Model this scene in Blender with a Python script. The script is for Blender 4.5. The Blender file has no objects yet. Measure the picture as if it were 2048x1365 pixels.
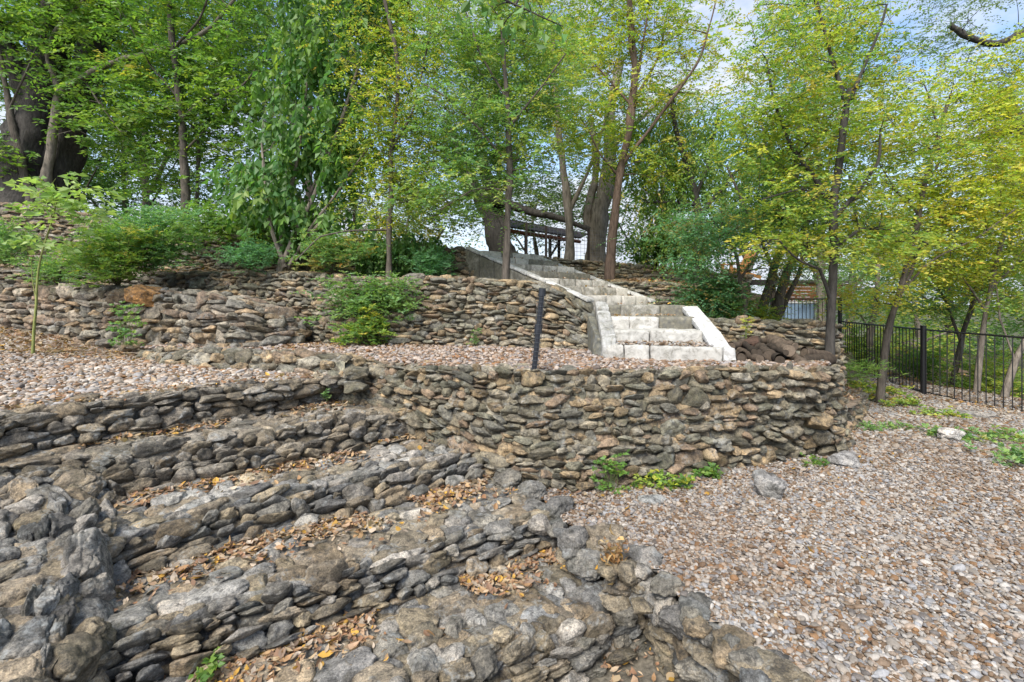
import bpy, math, random
import numpy as np
from mathutils import Vector, Matrix
R = math.radians
# ------------------------------------------------------------------ camera, sky, sun, exposure
scn = bpy.context.scene
F, H, HY = 960.0, 1.70, 600.0          # focal length in photo pixels, eye height, horizon row
cam_d = bpy.data.cameras.new("camera"); cam = bpy.data.objects.new("camera", cam_d)
scn.collection.objects.link(cam); scn.camera = cam
cam.location = (0, 0, H); cam.rotation_euler = (R(90), 0, 0)
cam_d.sensor_width = 36; cam_d.lens = 36 * F / 2048; cam_d.shift_y = (HY - 682.5) / 2048
cam_d.clip_start = 0.05; cam_d.clip_end = 3000
SUN_EL, SUN_AZ = R(48), R(205)         # azimuth clockwise from +Y
w = bpy.data.worlds.new("World"); scn.world = w; w.use_nodes = True
nt = w.node_tree; nt.nodes.clear()
def nd(nt, t, **k):
    n = nt.nodes.new(t)
    for a, b in k.items():
        if a.startswith('i_'):
            n.inputs[a[2:].replace('_', ' ')].default_value = b
        else: setattr(n, a, b)
    return n
out = nd(nt, 'ShaderNodeOutputWorld'); bg = nd(nt, 'ShaderNodeBackground'); bg.inputs[1].default_value = 0.15
sky = nd(nt, 'ShaderNodeTexSky'); sky.sky_type = 'NISHITA'; sky.sun_disc = False
sky.sun_elevation = SUN_EL; sky.sun_rotation = SUN_AZ; sky.ozone_density = 1.5; sky.dust_density = 1.0
tc = nd(nt, 'ShaderNodeTexCoord'); mp = nd(nt, 'ShaderNodeMapping'); mp.inputs['Scale'].default_value = (1, 1, 2.4)
mp.inputs['Location'].default_value = (0.35, 0.1, 0.2)
cn = nd(nt, 'ShaderNodeTexNoise'); cn.inputs['Scale'].default_value = 3.0; cn.inputs['Detail'].default_value = 9; cn.inputs['Roughness'].default_value = .58
cr = nd(nt, 'ShaderNodeMapRange'); cr.inputs[1].default_value = .47; cr.inputs[2].default_value = .66; cr.clamp = True
sx = nd(nt, 'ShaderNodeSeparateXYZ'); hz = nd(nt, 'ShaderNodeMapRange'); hz.inputs[1].default_value = .0; hz.inputs[2].default_value = .3
hz.inputs[3].default_value = 1; hz.inputs[4].default_value = 0; hz.clamp = True
ad = nd(nt, 'ShaderNodeMath'); ad.operation = 'ADD'; ad.use_clamp = True
mx = nd(nt, 'ShaderNodeMixRGB'); mx.inputs[2].default_value = (3.0, 3.2, 3.6, 1)
L = nt.links
L.new(tc.outputs['Generated'], mp.inputs[0]); L.new(mp.outputs[0], cn.inputs['Vector']); L.new(cn.outputs[0], cr.inputs[0])
L.new(tc.outputs['Generated'], sx.inputs[0]); L.new(sx.outputs[2], hz.inputs[0])
L.new(cr.outputs[0], ad.inputs[0]); L.new(hz.outputs[0], ad.inputs[1]); L.new(ad.outputs[0], mx.inputs[0])
L.new(sky.outputs[0], mx.inputs[1]); L.new(mx.outputs[0], bg.inputs[0]); L.new(bg.outputs[0], out.inputs[0])
sd = bpy.data.lights.new("sun", 'SUN'); sd.energy = 3.2; sd.angle = R(30); sd.color = (1, .95, .86)
so = bpy.data.objects.new("sun", sd); scn.collection.objects.link(so)
so.rotation_euler = (R(90) - SUN_EL, 0, -SUN_AZ + math.pi); so.location = (0, -5, 20)
scn.view_settings.view_transform = 'Standard'; scn.view_settings.look = 'None'
scn.view_settings.gamma = 1; scn.view_settings.exposure = 1.0

# ------------------------------------------------------------------ helpers
rng = np.random.default_rng(7); rnd = random.Random(5)
def P(px, py, d): return np.array([(px - 1024) / F * d, d, H - (py - HY) / F * d])
def G(px, py, z):
    d = (H - z) * F / (py - HY); return np.array([(px - 1024) / F * d, d, z])
def tag(o, label=None, cat=None, group=None, kind=None):
    if label: o['label'] = label
    if cat: o['category'] = cat
    if group: o['group'] = group
    if kind: o['kind'] = kind
    return o
def empty(name, loc=(0, 0, 0)):
    o = bpy.data.objects.new(name, None); o.location = Vector([float(a) for a in loc]); scn.collection.objects.link(o)
    o.empty_display_size = .1; return o
def npmesh(name, v, faces, mat, col=None, parent=None, smooth=True, origin=None, extra=None):
    """faces: list of int arrays (n,3) / (n,4)"""
    v = np.asarray(v, dtype=np.float64)
    if parent is not None: origin = np.array(parent['_o'])
    elif origin is None: origin = np.array([v[:, 0].mean(), v[:, 1].mean(), v[:, 2].min()])
    me = bpy.data.meshes.new(name)
    me.vertices.add(len(v)); me.vertices.foreach_set('co', (v - origin).astype(np.float32).ravel())
    if not isinstance(faces, (list, tuple)): faces = [faces]
    faces = [np.asarray(f, dtype=np.int32) for f in faces if len(f)]
    idx = np.concatenate([f.ravel() for f in faces]); tot = np.concatenate([np.full(len(f), f.shape[1], np.int32) for f in faces])
    st = np.concatenate([[0], np.cumsum(tot)[:-1]]).astype(np.int32)
    me.loops.add(len(idx)); me.loops.foreach_set('vertex_index', idx)
    me.polygons.add(len(tot)); me.polygons.foreach_set('loop_start', st)
    try: me.polygons.foreach_set('loop_total', tot)
    except Exception: pass
    me.polygons.foreach_set('use_smooth', np.full(len(tot), smooth))
    if col is not None:
        c = np.asarray(col, dtype=np.float32)
        if c.shape[1] == 3: c = np.concatenate([c, np.ones((len(c), 1), np.float32)], 1)
        a = me.color_attributes.new('Col', 'FLOAT_COLOR', 'POINT'); a.data.foreach_set('color', c.ravel())
    me.update(calc_edges=True); me.validate()
    if mat: me.materials.append(mat)
    o = bpy.data.objects.new(name, me); scn.collection.objects.link(o)
    if parent is not None: o.parent = parent
    else: o.location = Vector([float(a) for a in origin]); o['_o'] = [float(a) for a in origin]
    return o
def group_empty(name, loc):
    e = empty(name, loc); e['_o'] = [float(a) for a in loc]; return e

def _h(ix, iy, iz, s):
    n = (ix * 374761393 + iy * 668265263 + iz * 2147483647 + s * 974634777) & 0xFFFFFFFF
    n = ((n ^ (n >> 13)) * 1274126177) & 0xFFFFFFFF
    return ((n ^ (n >> 16)) & 0xFFFF) / 65535.0
def vnoise(p, s=0):
    p = np.asarray(p, dtype=np.float64); i = np.floor(p).astype(np.int64); f = p - i; f = f * f * (3 - 2 * f)
    r = 0
    for a in (0, 1):
        wa = f[..., 0] if a else 1 - f[..., 0]
        for b in (0, 1):
            wb = f[..., 1] if b else 1 - f[..., 1]
            for c in (0, 1):
                wc = f[..., 2] if c else 1 - f[..., 2]
                r = r + wa * wb * wc * _h(i[..., 0] + a, i[..., 1] + b, i[..., 2] + c, s)
    return r * 2 - 1
def fbm(p, s=0, o=3, g=.5):
    a, r, q = 1., 0., np.asarray(p, dtype=np.float64)
    for k in range(o): r = r + a * vnoise(q, s + k * 17); a *= g; q = q * 2.03 + 3.1
    return r
def resample(pl, n, smooth=0):
    pl = np.asarray(pl, float); d = np.r_[0, np.cumsum(np.linalg.norm(np.diff(pl, axis=0), axis=1))]
    t = np.linspace(0, d[-1], n); o = np.stack([np.interp(t, d, pl[:, k]) for k in range(3)], 1)
    if smooth > 0:
        sg = smooth / (d[-1] / n); o = gsm(o, sg)
    return o
def gsm(a, sg):
    if sg < .3: return a
    k = int(max(1, 3 * sg)); x = np.arange(-k, k + 1); g = np.exp(-x * x / (2 * sg * sg)); g /= g.sum()
    s0 = 2 * a[:1] - a[1:k + 1][::-1] if len(a) > k + 1 else np.repeat(a[:1], k, 0)
    s1 = 2 * a[-1:] - a[-k - 1:-1][::-1] if len(a) > k + 1 else np.repeat(a[-1:], k, 0)
    b = np.concatenate([s0, a, s1]); o = np.zeros_like(a)
    for j, gg in enumerate(g): o += gg * b[j:j + len(a)]
    return o

# ------------------------------------------------------------------ materials
def mat_base(name, rough=.9):
    m = bpy.data.materials.new(name); m.use_nodes = True; nt = m.node_tree
    b = nt.nodes['Principled BSDF']; b.inputs['Roughness'].default_value = rough
    b.inputs['Specular IOR Level'].default_value = .25
    return m, nt, b
def ramp(nt, pts):
    r = nd(nt, 'ShaderNodeValToRGB'); e = r.color_ramp.elements
    e[0].position, e[0].color = pts[0][0], (*pts[0][1], 1); e[1].position, e[1].color = pts[-1][0], (*pts[-1][1], 1)
    for p, c in pts[1:-1]:
        q = e.new(p); q.color = (*c, 1)
    return r
def noise(nt, sc, det=6, ro=.6, vec=None, dist=0):
    n = nd(nt, 'ShaderNodeTexNoise'); n.inputs['Scale'].default_value = sc; n.inputs['Detail'].default_value = det
    n.inputs['Roughness'].default_value = ro; n.inputs['Distortion'].default_value = dist
    if vec: nt.links.new(vec, n.inputs['Vector'])
    return n
def mix(nt, kind, fac, a, b):
    m = nd(nt, 'ShaderNodeMixRGB'); m.blend_type = kind
    for i, x in ((0, fac), (1, a), (2, b)):
        if isinstance(x, (int, float)): m.inputs[i].default_value = x
        elif isinstance(x, tuple): m.inputs[i].default_value = (*x, 1)
        else: nt.links.new(x, m.inputs[i])
    return m.outputs[0]
def geo_pos(nt): return nd(nt, 'ShaderNodeNewGeometry').outputs['Position']
def bump(nt, b, h, st, dist, prev=None):
    n = nd(nt, 'ShaderNodeBump'); n.inputs['Strength'].default_value = st; n.inputs['Distance'].default_value = dist
    nt.links.new(h, n.inputs['Height'])
    if prev is not None: nt.links.new(prev, n.inputs['Normal'])
    nt.links.new(n.outputs[0], b.inputs['Normal']); return n.outputs[0]
def stone_mat(name, lichen=.5, moss=.4):
    m, nt, b = mat_base(name, .95); p = geo_pos(nt)
    at = nd(nt, 'ShaderNodeVertexColor', layer_name='Col')
    n1 = noise(nt, 9, 8, .65, p, .4); r1 = ramp(nt, [(.3, (.45, .43, .4)), (.5, (1., 1., 1.)), (.68, (1.75, 1.68, 1.58))])
    nt.links.new(n1.outputs[0], r1.inputs[0]); c = mix(nt, 'MULTIPLY', 1, at.outputs[0], r1.outputs[0])
    n5 = noise(nt, 95, 6, .8, p); r5 = ramp(nt, [(.34, (.42, .42, .42)), (.5, (.98, .98, .98)), (.66, (1.6, 1.57, 1.5))]); nt.links.new(n5.outputs[0], r5.inputs[0])
    c = mix(nt, 'MULTIPLY', 1., c, r5.outputs[0])
    n2 = noise(nt, 5, 6, .7, p, .8); r2 = ramp(nt, [(.54, (0, 0, 0)), (.62, (1, 1, 1))]); nt.links.new(n2.outputs[0], r2.inputs[0])
    n2b = noise(nt, 30, 4, .6, p); r2b = ramp(nt, [(.42, (0, 0, 0)), (.6, (1, 1, 1))]); nt.links.new(n2b.outputs[0], r2b.inputs[0])
    f = mix(nt, 'MULTIPLY', 1, r2.outputs[0], r2b.outputs[0]); f = mix(nt, 'MULTIPLY', 1, f, (lichen, lichen, lichen))
    c = mix(nt, 'MIX', f, c, (.36, .37, .36))
    n3 = noise(nt, 3.1, 5, .7, p, .5); r3 = ramp(nt, [(.5, (0, 0, 0)), (.68, (1, 1, 1))]); nt.links.new(n3.outputs[0], r3.inputs[0])
    f3 = mix(nt, 'MULTIPLY', 1, r3.outputs[0], (moss, moss, moss)); c = mix(nt, 'MIX', f3, c, (.075, .082, .045))
    n4 = noise(nt, 17, 6, .75, p, .2); r4 = ramp(nt, [(.38, (1, 1, 1)), (.5, (0, 0, 0))]); nt.links.new(n4.outputs[0], r4.inputs[0])
    f4 = mix(nt, 'MULTIPLY', 1, r4.outputs[0], (.75, .75, .75)); c = mix(nt, 'MIX', f4, c, (.045, .043, .04))
    nt.links.new(c, b.inputs['Base Color'])
    q = bump(nt, b, n4.outputs[0], .9, .03); q = bump(nt, b, n5.outputs[0], .8, .008, q)
    return m
M = {}
M['stone'] = stone_mat('weathered_limestone')
M['stone_near'] = stone_mat('grey_lichen_limestone', .65, .25)
def col_mat(name, rough=.9, sc=20, lo=.6, hi=1.4, bs=.3, bd=.01, spec=.25, stretch=None):
    m, nt, b = mat_base(name, rough); b.inputs['Specular IOR Level'].default_value = spec
    p = geo_pos(nt); at = nd(nt, 'ShaderNodeVertexColor', layer_name='Col')
    if stretch:
        mpn = nd(nt, 'ShaderNodeMapping'); mpn.inputs['Scale'].default_value = stretch; nt.links.new(p, mpn.inputs[0]); p = mpn.outputs[0]
    n = noise(nt, sc, 7, .65, p, .3); r = ramp(nt, [(.3, (lo,) * 3), (.7, (hi,) * 3)]); nt.links.new(n.outputs[0], r.inputs[0])
    nt.links.new(mix(nt, 'MULTIPLY', 1, at.outputs[0], r.outputs[0]), b.inputs['Base Color'])
    bump(nt, b, n.outputs[0], bs, bd); return m
M['ground'] = col_mat('soil', .95, 30, .5, 1.6, .6, .02)
M['bark'] = col_mat('bark', .95, 22, .4, 1.6, .9, .02, stretch=(1, 1, .22))
M['wood'] = col_mat('wood', .8, 30, .7, 1.3, .3, .005)
M['metal'] = col_mat('painted_metal', .45, 60, .8, 1.3, .15, .002, .5)
def cut_stone():
    m, nt, b = mat_base('white_limestone', .9); p = geo_pos(nt)
    at = nd(nt, 'ShaderNodeVertexColor', layer_name='Col')
    n1 = noise(nt, 14, 8, .7, p, .6); r1 = ramp(nt, [(.32, (.5, .49, .47)), (.5, (.95, .95, .95)), (.7, (1.15, 1.15, 1.15))]); nt.links.new(n1.outputs[0], r1.inputs[0])
    c = mix(nt, 'MULTIPLY', 1, at.outputs[0], r1.outputs[0])
    # weathering amount in alpha
    n2 = noise(nt, 4, 7, .75, p, .6)
    ma = nd(nt, 'ShaderNodeMath'); ma.operation = 'ADD'; nt.links.new(n2.outputs[0], ma.inputs[0]); nt.links.new(at.outputs[1], ma.inputs[1])
    r2 = ramp(nt, [(.54, (0, 0, 0)), (.8, (1, 1, 1))]); nt.links.new(ma.outputs[0], r2.inputs[0])
    f = mix(nt, 'MULTIPLY', 1, r2.outputs[0], (.85, .85, .85))
    n3 = noise(nt, 22, 5, .6, p); r3 = ramp(nt, [(.3, (.05, .05, .045)), (.55, (.12, .11, .075)), (.75, (.24, .21, .15))]); nt.links.new(n3.outputs[0], r3.inputs[0])
    c = mix(nt, 'MIX', f, c, r3.outputs[0]); nt.links.new(c, b.inputs['Base Color'])
    bump(nt, b, n1.outputs[0], .4, .012); return m
M['cut'] = cut_stone()
def leaf_mat(name, trans=.45, rough=.45):
    m, nt, b = mat_base(name, rough); at = nd(nt, 'ShaderNodeVertexColor', layer_name='Col')
    nt.links.new(at.outputs[0], b.inputs['Base Color']); b.inputs['Specular IOR Level'].default_value = .35
    t = nd(nt, 'ShaderNodeBsdfTranslucent'); g = nd(nt, 'ShaderNodeMixRGB'); g.blend_type = 'MULTIPLY'; g.inputs[0].default_value = 1
    g.inputs[2].default_value = (1.5, 1.6, .7, 1); nt.links.new(at.outputs[0], g.inputs[1]); nt.links.new(g.outputs[0], t.inputs[0])
    ms = nd(nt, 'ShaderNodeMixShader'); ms.inputs[0].default_value = trans; o = nt.nodes['Material Output']
    nt.links.new(b.outputs[0], ms.inputs[1]); nt.links.new(t.outputs[0], ms.inputs[2]); nt.links.new(ms.outputs[0], o.inputs[0]); return m
M['leaf'] = leaf_mat('leaf'); M['dry'] = leaf_mat('dry_leaf', .15, .75)
def pebble_mat():
    m, nt, b = mat_base('pebble', .7); at = nd(nt, 'ShaderNodeAttribute'); at.attribute_type = 'INSTANCER'; at.attribute_name = 'pcol'
    tcn = nd(nt, 'ShaderNodeTexCoord'); n = noise(nt, 2.2, 5, .6, tcn.outputs['Object']); r = ramp(nt, [(.3, (.72,) * 3), (.7, (1.2,) * 3)])
    nt.links.new(n.outputs[0], r.inputs[0]); nt.links.new(mix(nt, 'MULTIPLY', 1, at.outputs[0], r.outputs[0]), b.inputs['Base Color'])
    return m
M['pebble'] = pebble_mat()
def gravel_bed():
    m, nt, b = mat_base('gravel_bed', .9); p = geo_pos(nt)
    v = nd(nt, 'ShaderNodeTexVoronoi'); v.inputs['Scale'].default_value = 38; nt.links.new(p, v.inputs['Vector'])
    r = ramp(nt, [(0, (.16, .10, .06)), (.3, (.3, .22, .15)), (.55, (.42, .36, .3)), (.8, (.5, .47, .43)), (1, (.34, .33, .33))])
    sp = nd(nt, 'ShaderNodeSeparateColor'); nt.links.new(v.outputs['Color'], sp.inputs[0]); nt.links.new(sp.outputs[0], r.inputs[0])
    at = nd(nt, 'ShaderNodeVertexColor', layer_name='Col')
    n = noise(nt, 3, 4, .6, p); r2 = ramp(nt, [(.4, (.75, .72, .7)), (.65, (1.05,) * 3)]); nt.links.new(n.outputs[0], r2.inputs[0])
    c = mix(nt, 'MULTIPLY', 1, r.outputs[0], r2.outputs[0])
    c = mix(nt, 'MIX', at.outputs[1], at.outputs[0], c)
    nt.links.new(c, b.inputs['Base Color'])
    iv = nd(nt, 'ShaderNodeMath'); iv.operation = 'SUBTRACT'; iv.inputs[0].default_value = 1; nt.links.new(v.outputs['Distance'], iv.inputs[1])
    bump(nt, b, iv.outputs[0], .8, .015); return m
M['bed'] = gravel_bed()

# ------------------------------------------------------------------ rubble masonry sheets
def ico(sub):
    import bmesh
    bm = bmesh.new(); bmesh.ops.create_icosphere(bm, subdivisions=sub, radius=1); v = np.array([x.co[:] for x in bm.verts]); f = np.array([[a.index for a in x.verts] for x in bm.faces]); bm.free(); return v, f
ICO = {k: ico(k) for k in (2, 3, 4, 5)}

PAL_WALL = np.array([[.15, .14, .11], [.18, .165, .13], [.14, .14, .125], [.22, .175, .115], [.12, .115, .09], [.25, .2, .135], [.16, .16, .13], [.2, .155, .115], [.21, .2, .17]])
PAL_NEAR = np.array([[.2, .165, .12], [.18, .16, .125], [.17, .17, .165], [.2, .2, .195], [.14, .14, .14], [.22, .19, .14], [.16, .155, .14], [.24, .23, .215], [.13, .135, .14], [.19, .165, .13]])
PAL_WALL = PAL_WALL * np.array([1.14, 1.08, 1.0]); PAL_NEAR = PAL_NEAR * np.array([1.12, 1.07, 1.0])
PAL_TAN = np.array([[.2, .165, .12], [.26, .19, .12], [.17, .15, .125], [.23, .21, .17], [.28, .24, .19], [.2, .15, .11], [.15, .14, .12]])
def rockv(seed, sx_, sy_, sz_, sub=4, cuts=9, rough=.05, boxy=.6):
    r = np.random.default_rng(seed); v, f = ICO[sub]; v = v.copy()
    v = v / (np.abs(v) ** 4).sum(1, keepdims=True) ** (boxy / 4)
    for i in range(cuts):
        n = r.normal(size=3); n /= np.linalg.norm(n); d = r.uniform(.62, .95); ex = v @ n - d; v = v - np.where(ex > 0, ex * .9, 0)[:, None] * n
    off = r.uniform(0, 50, 3); dd = fbm(v * 1.6 + off, seed, 3) * .1 + fbm(v * 6 + off, seed + 3, 3) * rough; v = v * (1 + dd)[:, None]
    return v * np.array([sx_, sy_, sz_]), f
def cells(u, v, seeds):
    """weighted elliptical cells; seeds rows: u,v,w,h,relief,tau,tiltu,tiltv,id"""
    bu, bv = .34, .2
    su = np.floor(seeds[:, 0] / bu).astype(int); sv = np.floor(seeds[:, 1] / bv).astype(int)
    su0, sv0 = su.min(), sv.min(); nu, nv = su.max() - su0 + 1, sv.max() - sv0 + 1
    buckets = {}
    for i, (a, b) in enumerate(zip(su - su0, sv - sv0)): buckets.setdefault((a, b), []).append(i)
    F1 = np.full(len(u), 9.); F2 = np.full(len(u), 9.); ID = np.zeros(len(u), int)
    iu = np.floor(u / bu).astype(int) - su0; iv = np.floor(v / bv).astype(int) - sv0
    key = iu * 1000 + iv; order = np.argsort(key, kind='stable'); ks = key[order]
    cuts = np.r_[0, np.nonzero(np.diff(ks))[0] + 1, len(ks)]
    for a, b in zip(cuts[:-1], cuts[1:]):
        sel = order[a:b]; ku, kv = iu[sel[0]], iv[sel[0]]; cand = []
        for x in (-1, 0, 1):
            for y in (-1, 0, 1): cand += buckets.get((ku + x, kv + y), [])
        if len(cand) < 2: continue
        c = np.array(cand); s = seeds[c]
        du = np.abs(u[sel, None] - s[None, :, 0]) / s[None, :, 2]; dv = np.abs(v[sel, None] - s[None, :, 1]) / s[None, :, 3]
        m = (du ** 2.7 + dv ** 2.7) ** (1 / 2.7)
        k = np.argmin(m, 1); ar = np.arange(len(sel)); F1[sel] = m[ar, k]; ID[sel] = c[k]; m[ar, k] = 99; F2[sel] = m.min(1)
    return F1, F2, ID
def make_seeds(U, zones, seed, U0=0):
    r = random.Random(seed); S = []
    for (v0, v1, rh, wr, relief, tau) in zones:
        v = v0
        while v < v1:
            h = rh * r.uniform(.65, 1.4)
            if v + h > v1 - rh * .35: h = v1 - v
            u = U0 - .3 - r.uniform(0, wr[1])
            while u < U + .3:
                ww = wr[0] + (wr[1] - wr[0]) * r.random() ** 1.5; big = r.random() < .09; hh = h * (1.75 if big else r.uniform(.8, 1.12))
                if big: ww *= 1.2
                if r.random() < .13 and h > .06:
                    for q in (.27, .75): S.append((u + ww * .35, v + h * q, ww * .36, h * .27, relief * .7, tau, r.gauss(0, .1), r.gauss(0, .1)))
                    u += ww * .72; continue
                S.append((u + ww / 2, v + h / 2 + r.gauss(0, .012), ww * .52, hh / 2, relief * r.uniform(.6, 1.35), tau * r.uniform(.7, 1.4), r.gauss(0, .16), r.gauss(0, .22)))
                u += ww
            v += h
    return np.array(S)
SURF = {}
class MBld:
    def __init__(s): s.v = []; s.f = {3: [], 4: []}; s.c = []; s.n = 0
    def add(s, v, f, col):
        v = np.asarray(v); f = np.asarray(f); s.v.append(v); s.f[f.shape[1]].append(f + s.n); col = np.asarray(col, float)
        if col.ndim == 1: col = np.tile(col, (len(v), 1))
        if col.shape[1] == 3: col = np.concatenate([col, np.ones((len(col), 1))], 1)
        s.c.append(col); s.n += len(v); return s
    def out(s, name, mat, parent=None, smooth=True, **k):
        f = [np.concatenate(s.f[q]) for q in (3, 4) if s.f[q]]
        return npmesh(name, np.concatenate(s.v), f, mat, np.concatenate(s.c), parent, smooth, **k)

def sheet(name, rails, zones, seed, pal, res=.012, parent=None, mat=None, smooth=.025, rsm=.12, warp=1., facing=None, mortar=.3, rough=1., common=False, joint_col=(.07, .055, .04), sub=4, rk=None):
    Ls = [np.linalg.norm(np.diff(np.asarray(r, float), axis=0), axis=1).sum() for r in rails]
    Lr = max(Ls); n = int(Lr / res) + 2
    if common:
        A_ = np.stack([np.asarray(r, float) for r in rails]); dd_ = np.linalg.norm(np.diff(A_[1:3], axis=1), axis=2).mean(0); d_ = np.r_[0, np.cumsum(dd_)]
        t_ = np.linspace(0, d_[-1], n); rr = np.stack([gsm(np.stack([np.interp(t_, d_, a[:, k]) for k in range(3)], 1), rsm / res) for a in A_])
    else: rr = np.stack([resample(r, n, rsm) for r in rails])            # K,n,3
    seg = np.linalg.norm(np.diff(rr, axis=0), axis=2).mean(1); V = np.r_[0, np.cumsum(seg)]
    mrows = int(V[-1] / res) + 2; vv = np.linspace(0, V[-1], mrows)
    pos = np.empty((mrows, n, 3)); k = np.clip(np.searchsorted(V, vv, side='right') - 1, 0, len(V) - 2); t = ((vv - V[k]) / seg[k])[:, None, None]
    pos = rr[k] * (1 - t) + rr[k + 1] * t
    pos = gsm(pos, smooth / res)
    du = np.gradient(pos, axis=1); dv = np.gradient(pos, axis=0); N = np.cross(du, dv); N /= np.linalg.norm(N, axis=2, keepdims=True) + 1e-9
    fc = np.array(facing if facing is not None else (0, -1, 1.))
    if (N.reshape(-1, 3) @ fc).mean() < 0: N = -N
    uu = np.broadcast_to(np.linspace(0, np.mean(Ls), n)[None, :], (mrows, n)).ravel().copy(); v2 = np.broadcast_to(vv[:, None], (mrows, n)).ravel().copy()
    q = np.stack([uu, v2, np.full_like(uu, seed * 3.7)], 1)
    wu = uu + warp * (.05 * vnoise(q * 3.1, 1) + .022 * vnoise(q * 9, 2) + .008 * vnoise(q * 28, 12)); wv = v2 + warp * (.045 * vnoise(q * np.array([1.1, 2.2, 1]), 3) + .018 * vnoise(q * 7, 4) + .007 * vnoise(q * 26, 14))
    zz = [(V[z[0]] if isinstance(z[0], int) else z[0], V[z[1]] if isinstance(z[1], int) else z[1], *z[2:]) for z in zones]
    S = make_seeds(np.mean(Ls), zz, seed); F1, F2, ID = cells(wu, wv, S); s = S[ID]
    x = np.clip((F2 - F1) / s[:, 5], 0, 1); dome = np.sqrt(1 - (1 - x) ** 2)
    tl = np.clip((wu - s[:, 0]) / s[:, 2], -1, 1) * s[:, 6] + np.clip((wv - s[:, 1]) / s[:, 3], -1, 1) * s[:, 7]
    h = s[:, 4] * (dome * (1 + tl) - .55)
    W = pos.reshape(-1, 3)
    det = fbm(W * 13, 5, 4, .55); ridg = 1 - 2 * np.abs(vnoise(W * np.array([8, 8, 22]), 9))
    h = h + rough * dome * (.0075 * det + .004 * ridg)
    ml = s[:, 4] * (mortar + .35 * fbm(q * 4, 31, 2) - .35); ismort = h < ml
    h = np.where(ismort, ml + .006 * rough * det, h)
    base_pos, base_N = pos.copy(), N.copy(); seg_l = np.mean(Ls)
    if rk:
        inz = np.zeros(len(v2)); 
        for (a_, b_, *_r) in [z for z in rk if z[0] > 0]:
            a_, b_ = V[a_], V[b_]; inz = np.maximum(inz, np.clip(1 - np.maximum(a_ - v2, v2 - b_) / .03, 0, 1))
        h = h * (1 - .3 * inz) - (.035 if name == 'step' else .018) * inz
    W = W + N.reshape(-1, 3) * h[:, None]
    r2 = np.random.default_rng(seed); pi = r2.integers(0, len(pal), len(S)); c = pal[pi] * r2.uniform(.8, 1.25, (len(S), 1)); col = c[ID]
    dm = np.clip((.34 - dome) / .34, 0, 1)[:, None]; dcol = np.array(joint_col)  # stone colour blends to a dark joint tone near cell borders
    col = col * (1 - .75 * dm) + dcol * .75 * dm; col = np.where(ismort[:, None], col * .35 + dcol * .9, col)
    ii = (np.arange(mrows - 1)[:, None] * n + np.arange(n - 1)[None, :]).ravel(); fcs = np.stack([ii, ii + 1, ii + n + 1, ii + n], 1)
    # consistent winding with N
    a = W[fcs[:, 0]]; fn = np.cross(W[fcs[:, 1]] - a, W[fcs[:, 3]] - a); 
    if (fn * N.reshape(-1, 3)[fcs[:, 0]]).sum() < 0: fcs = fcs[:, ::-1]
    SURF[name + str(seed)] = (W.reshape(mrows, n, 3), N.reshape(mrows, n, 3), V, vv)
    if not rk: return npmesh(name, W, fcs, mat or M['stone'], col, parent, True)
    mb = MBld(); mb.add(W, fcs, col)
    for zi, (a_, b_, rh, wr, dep) in enumerate(rk):
        S = make_seeds(seg_l, [(V[a_], V[b_], rh, wr, 1., .4)], seed * 7 + zi)
        place_rocks(mb, S, base_pos, base_N, seg_l, vv, dep, pal, sub, seed * 13 + zi, joint_col, rough, (1.25 if zi == 0 else 'riser') if name == 'step' else 1.)
    return mb.out(name, mat or M['stone'], parent)
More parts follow.
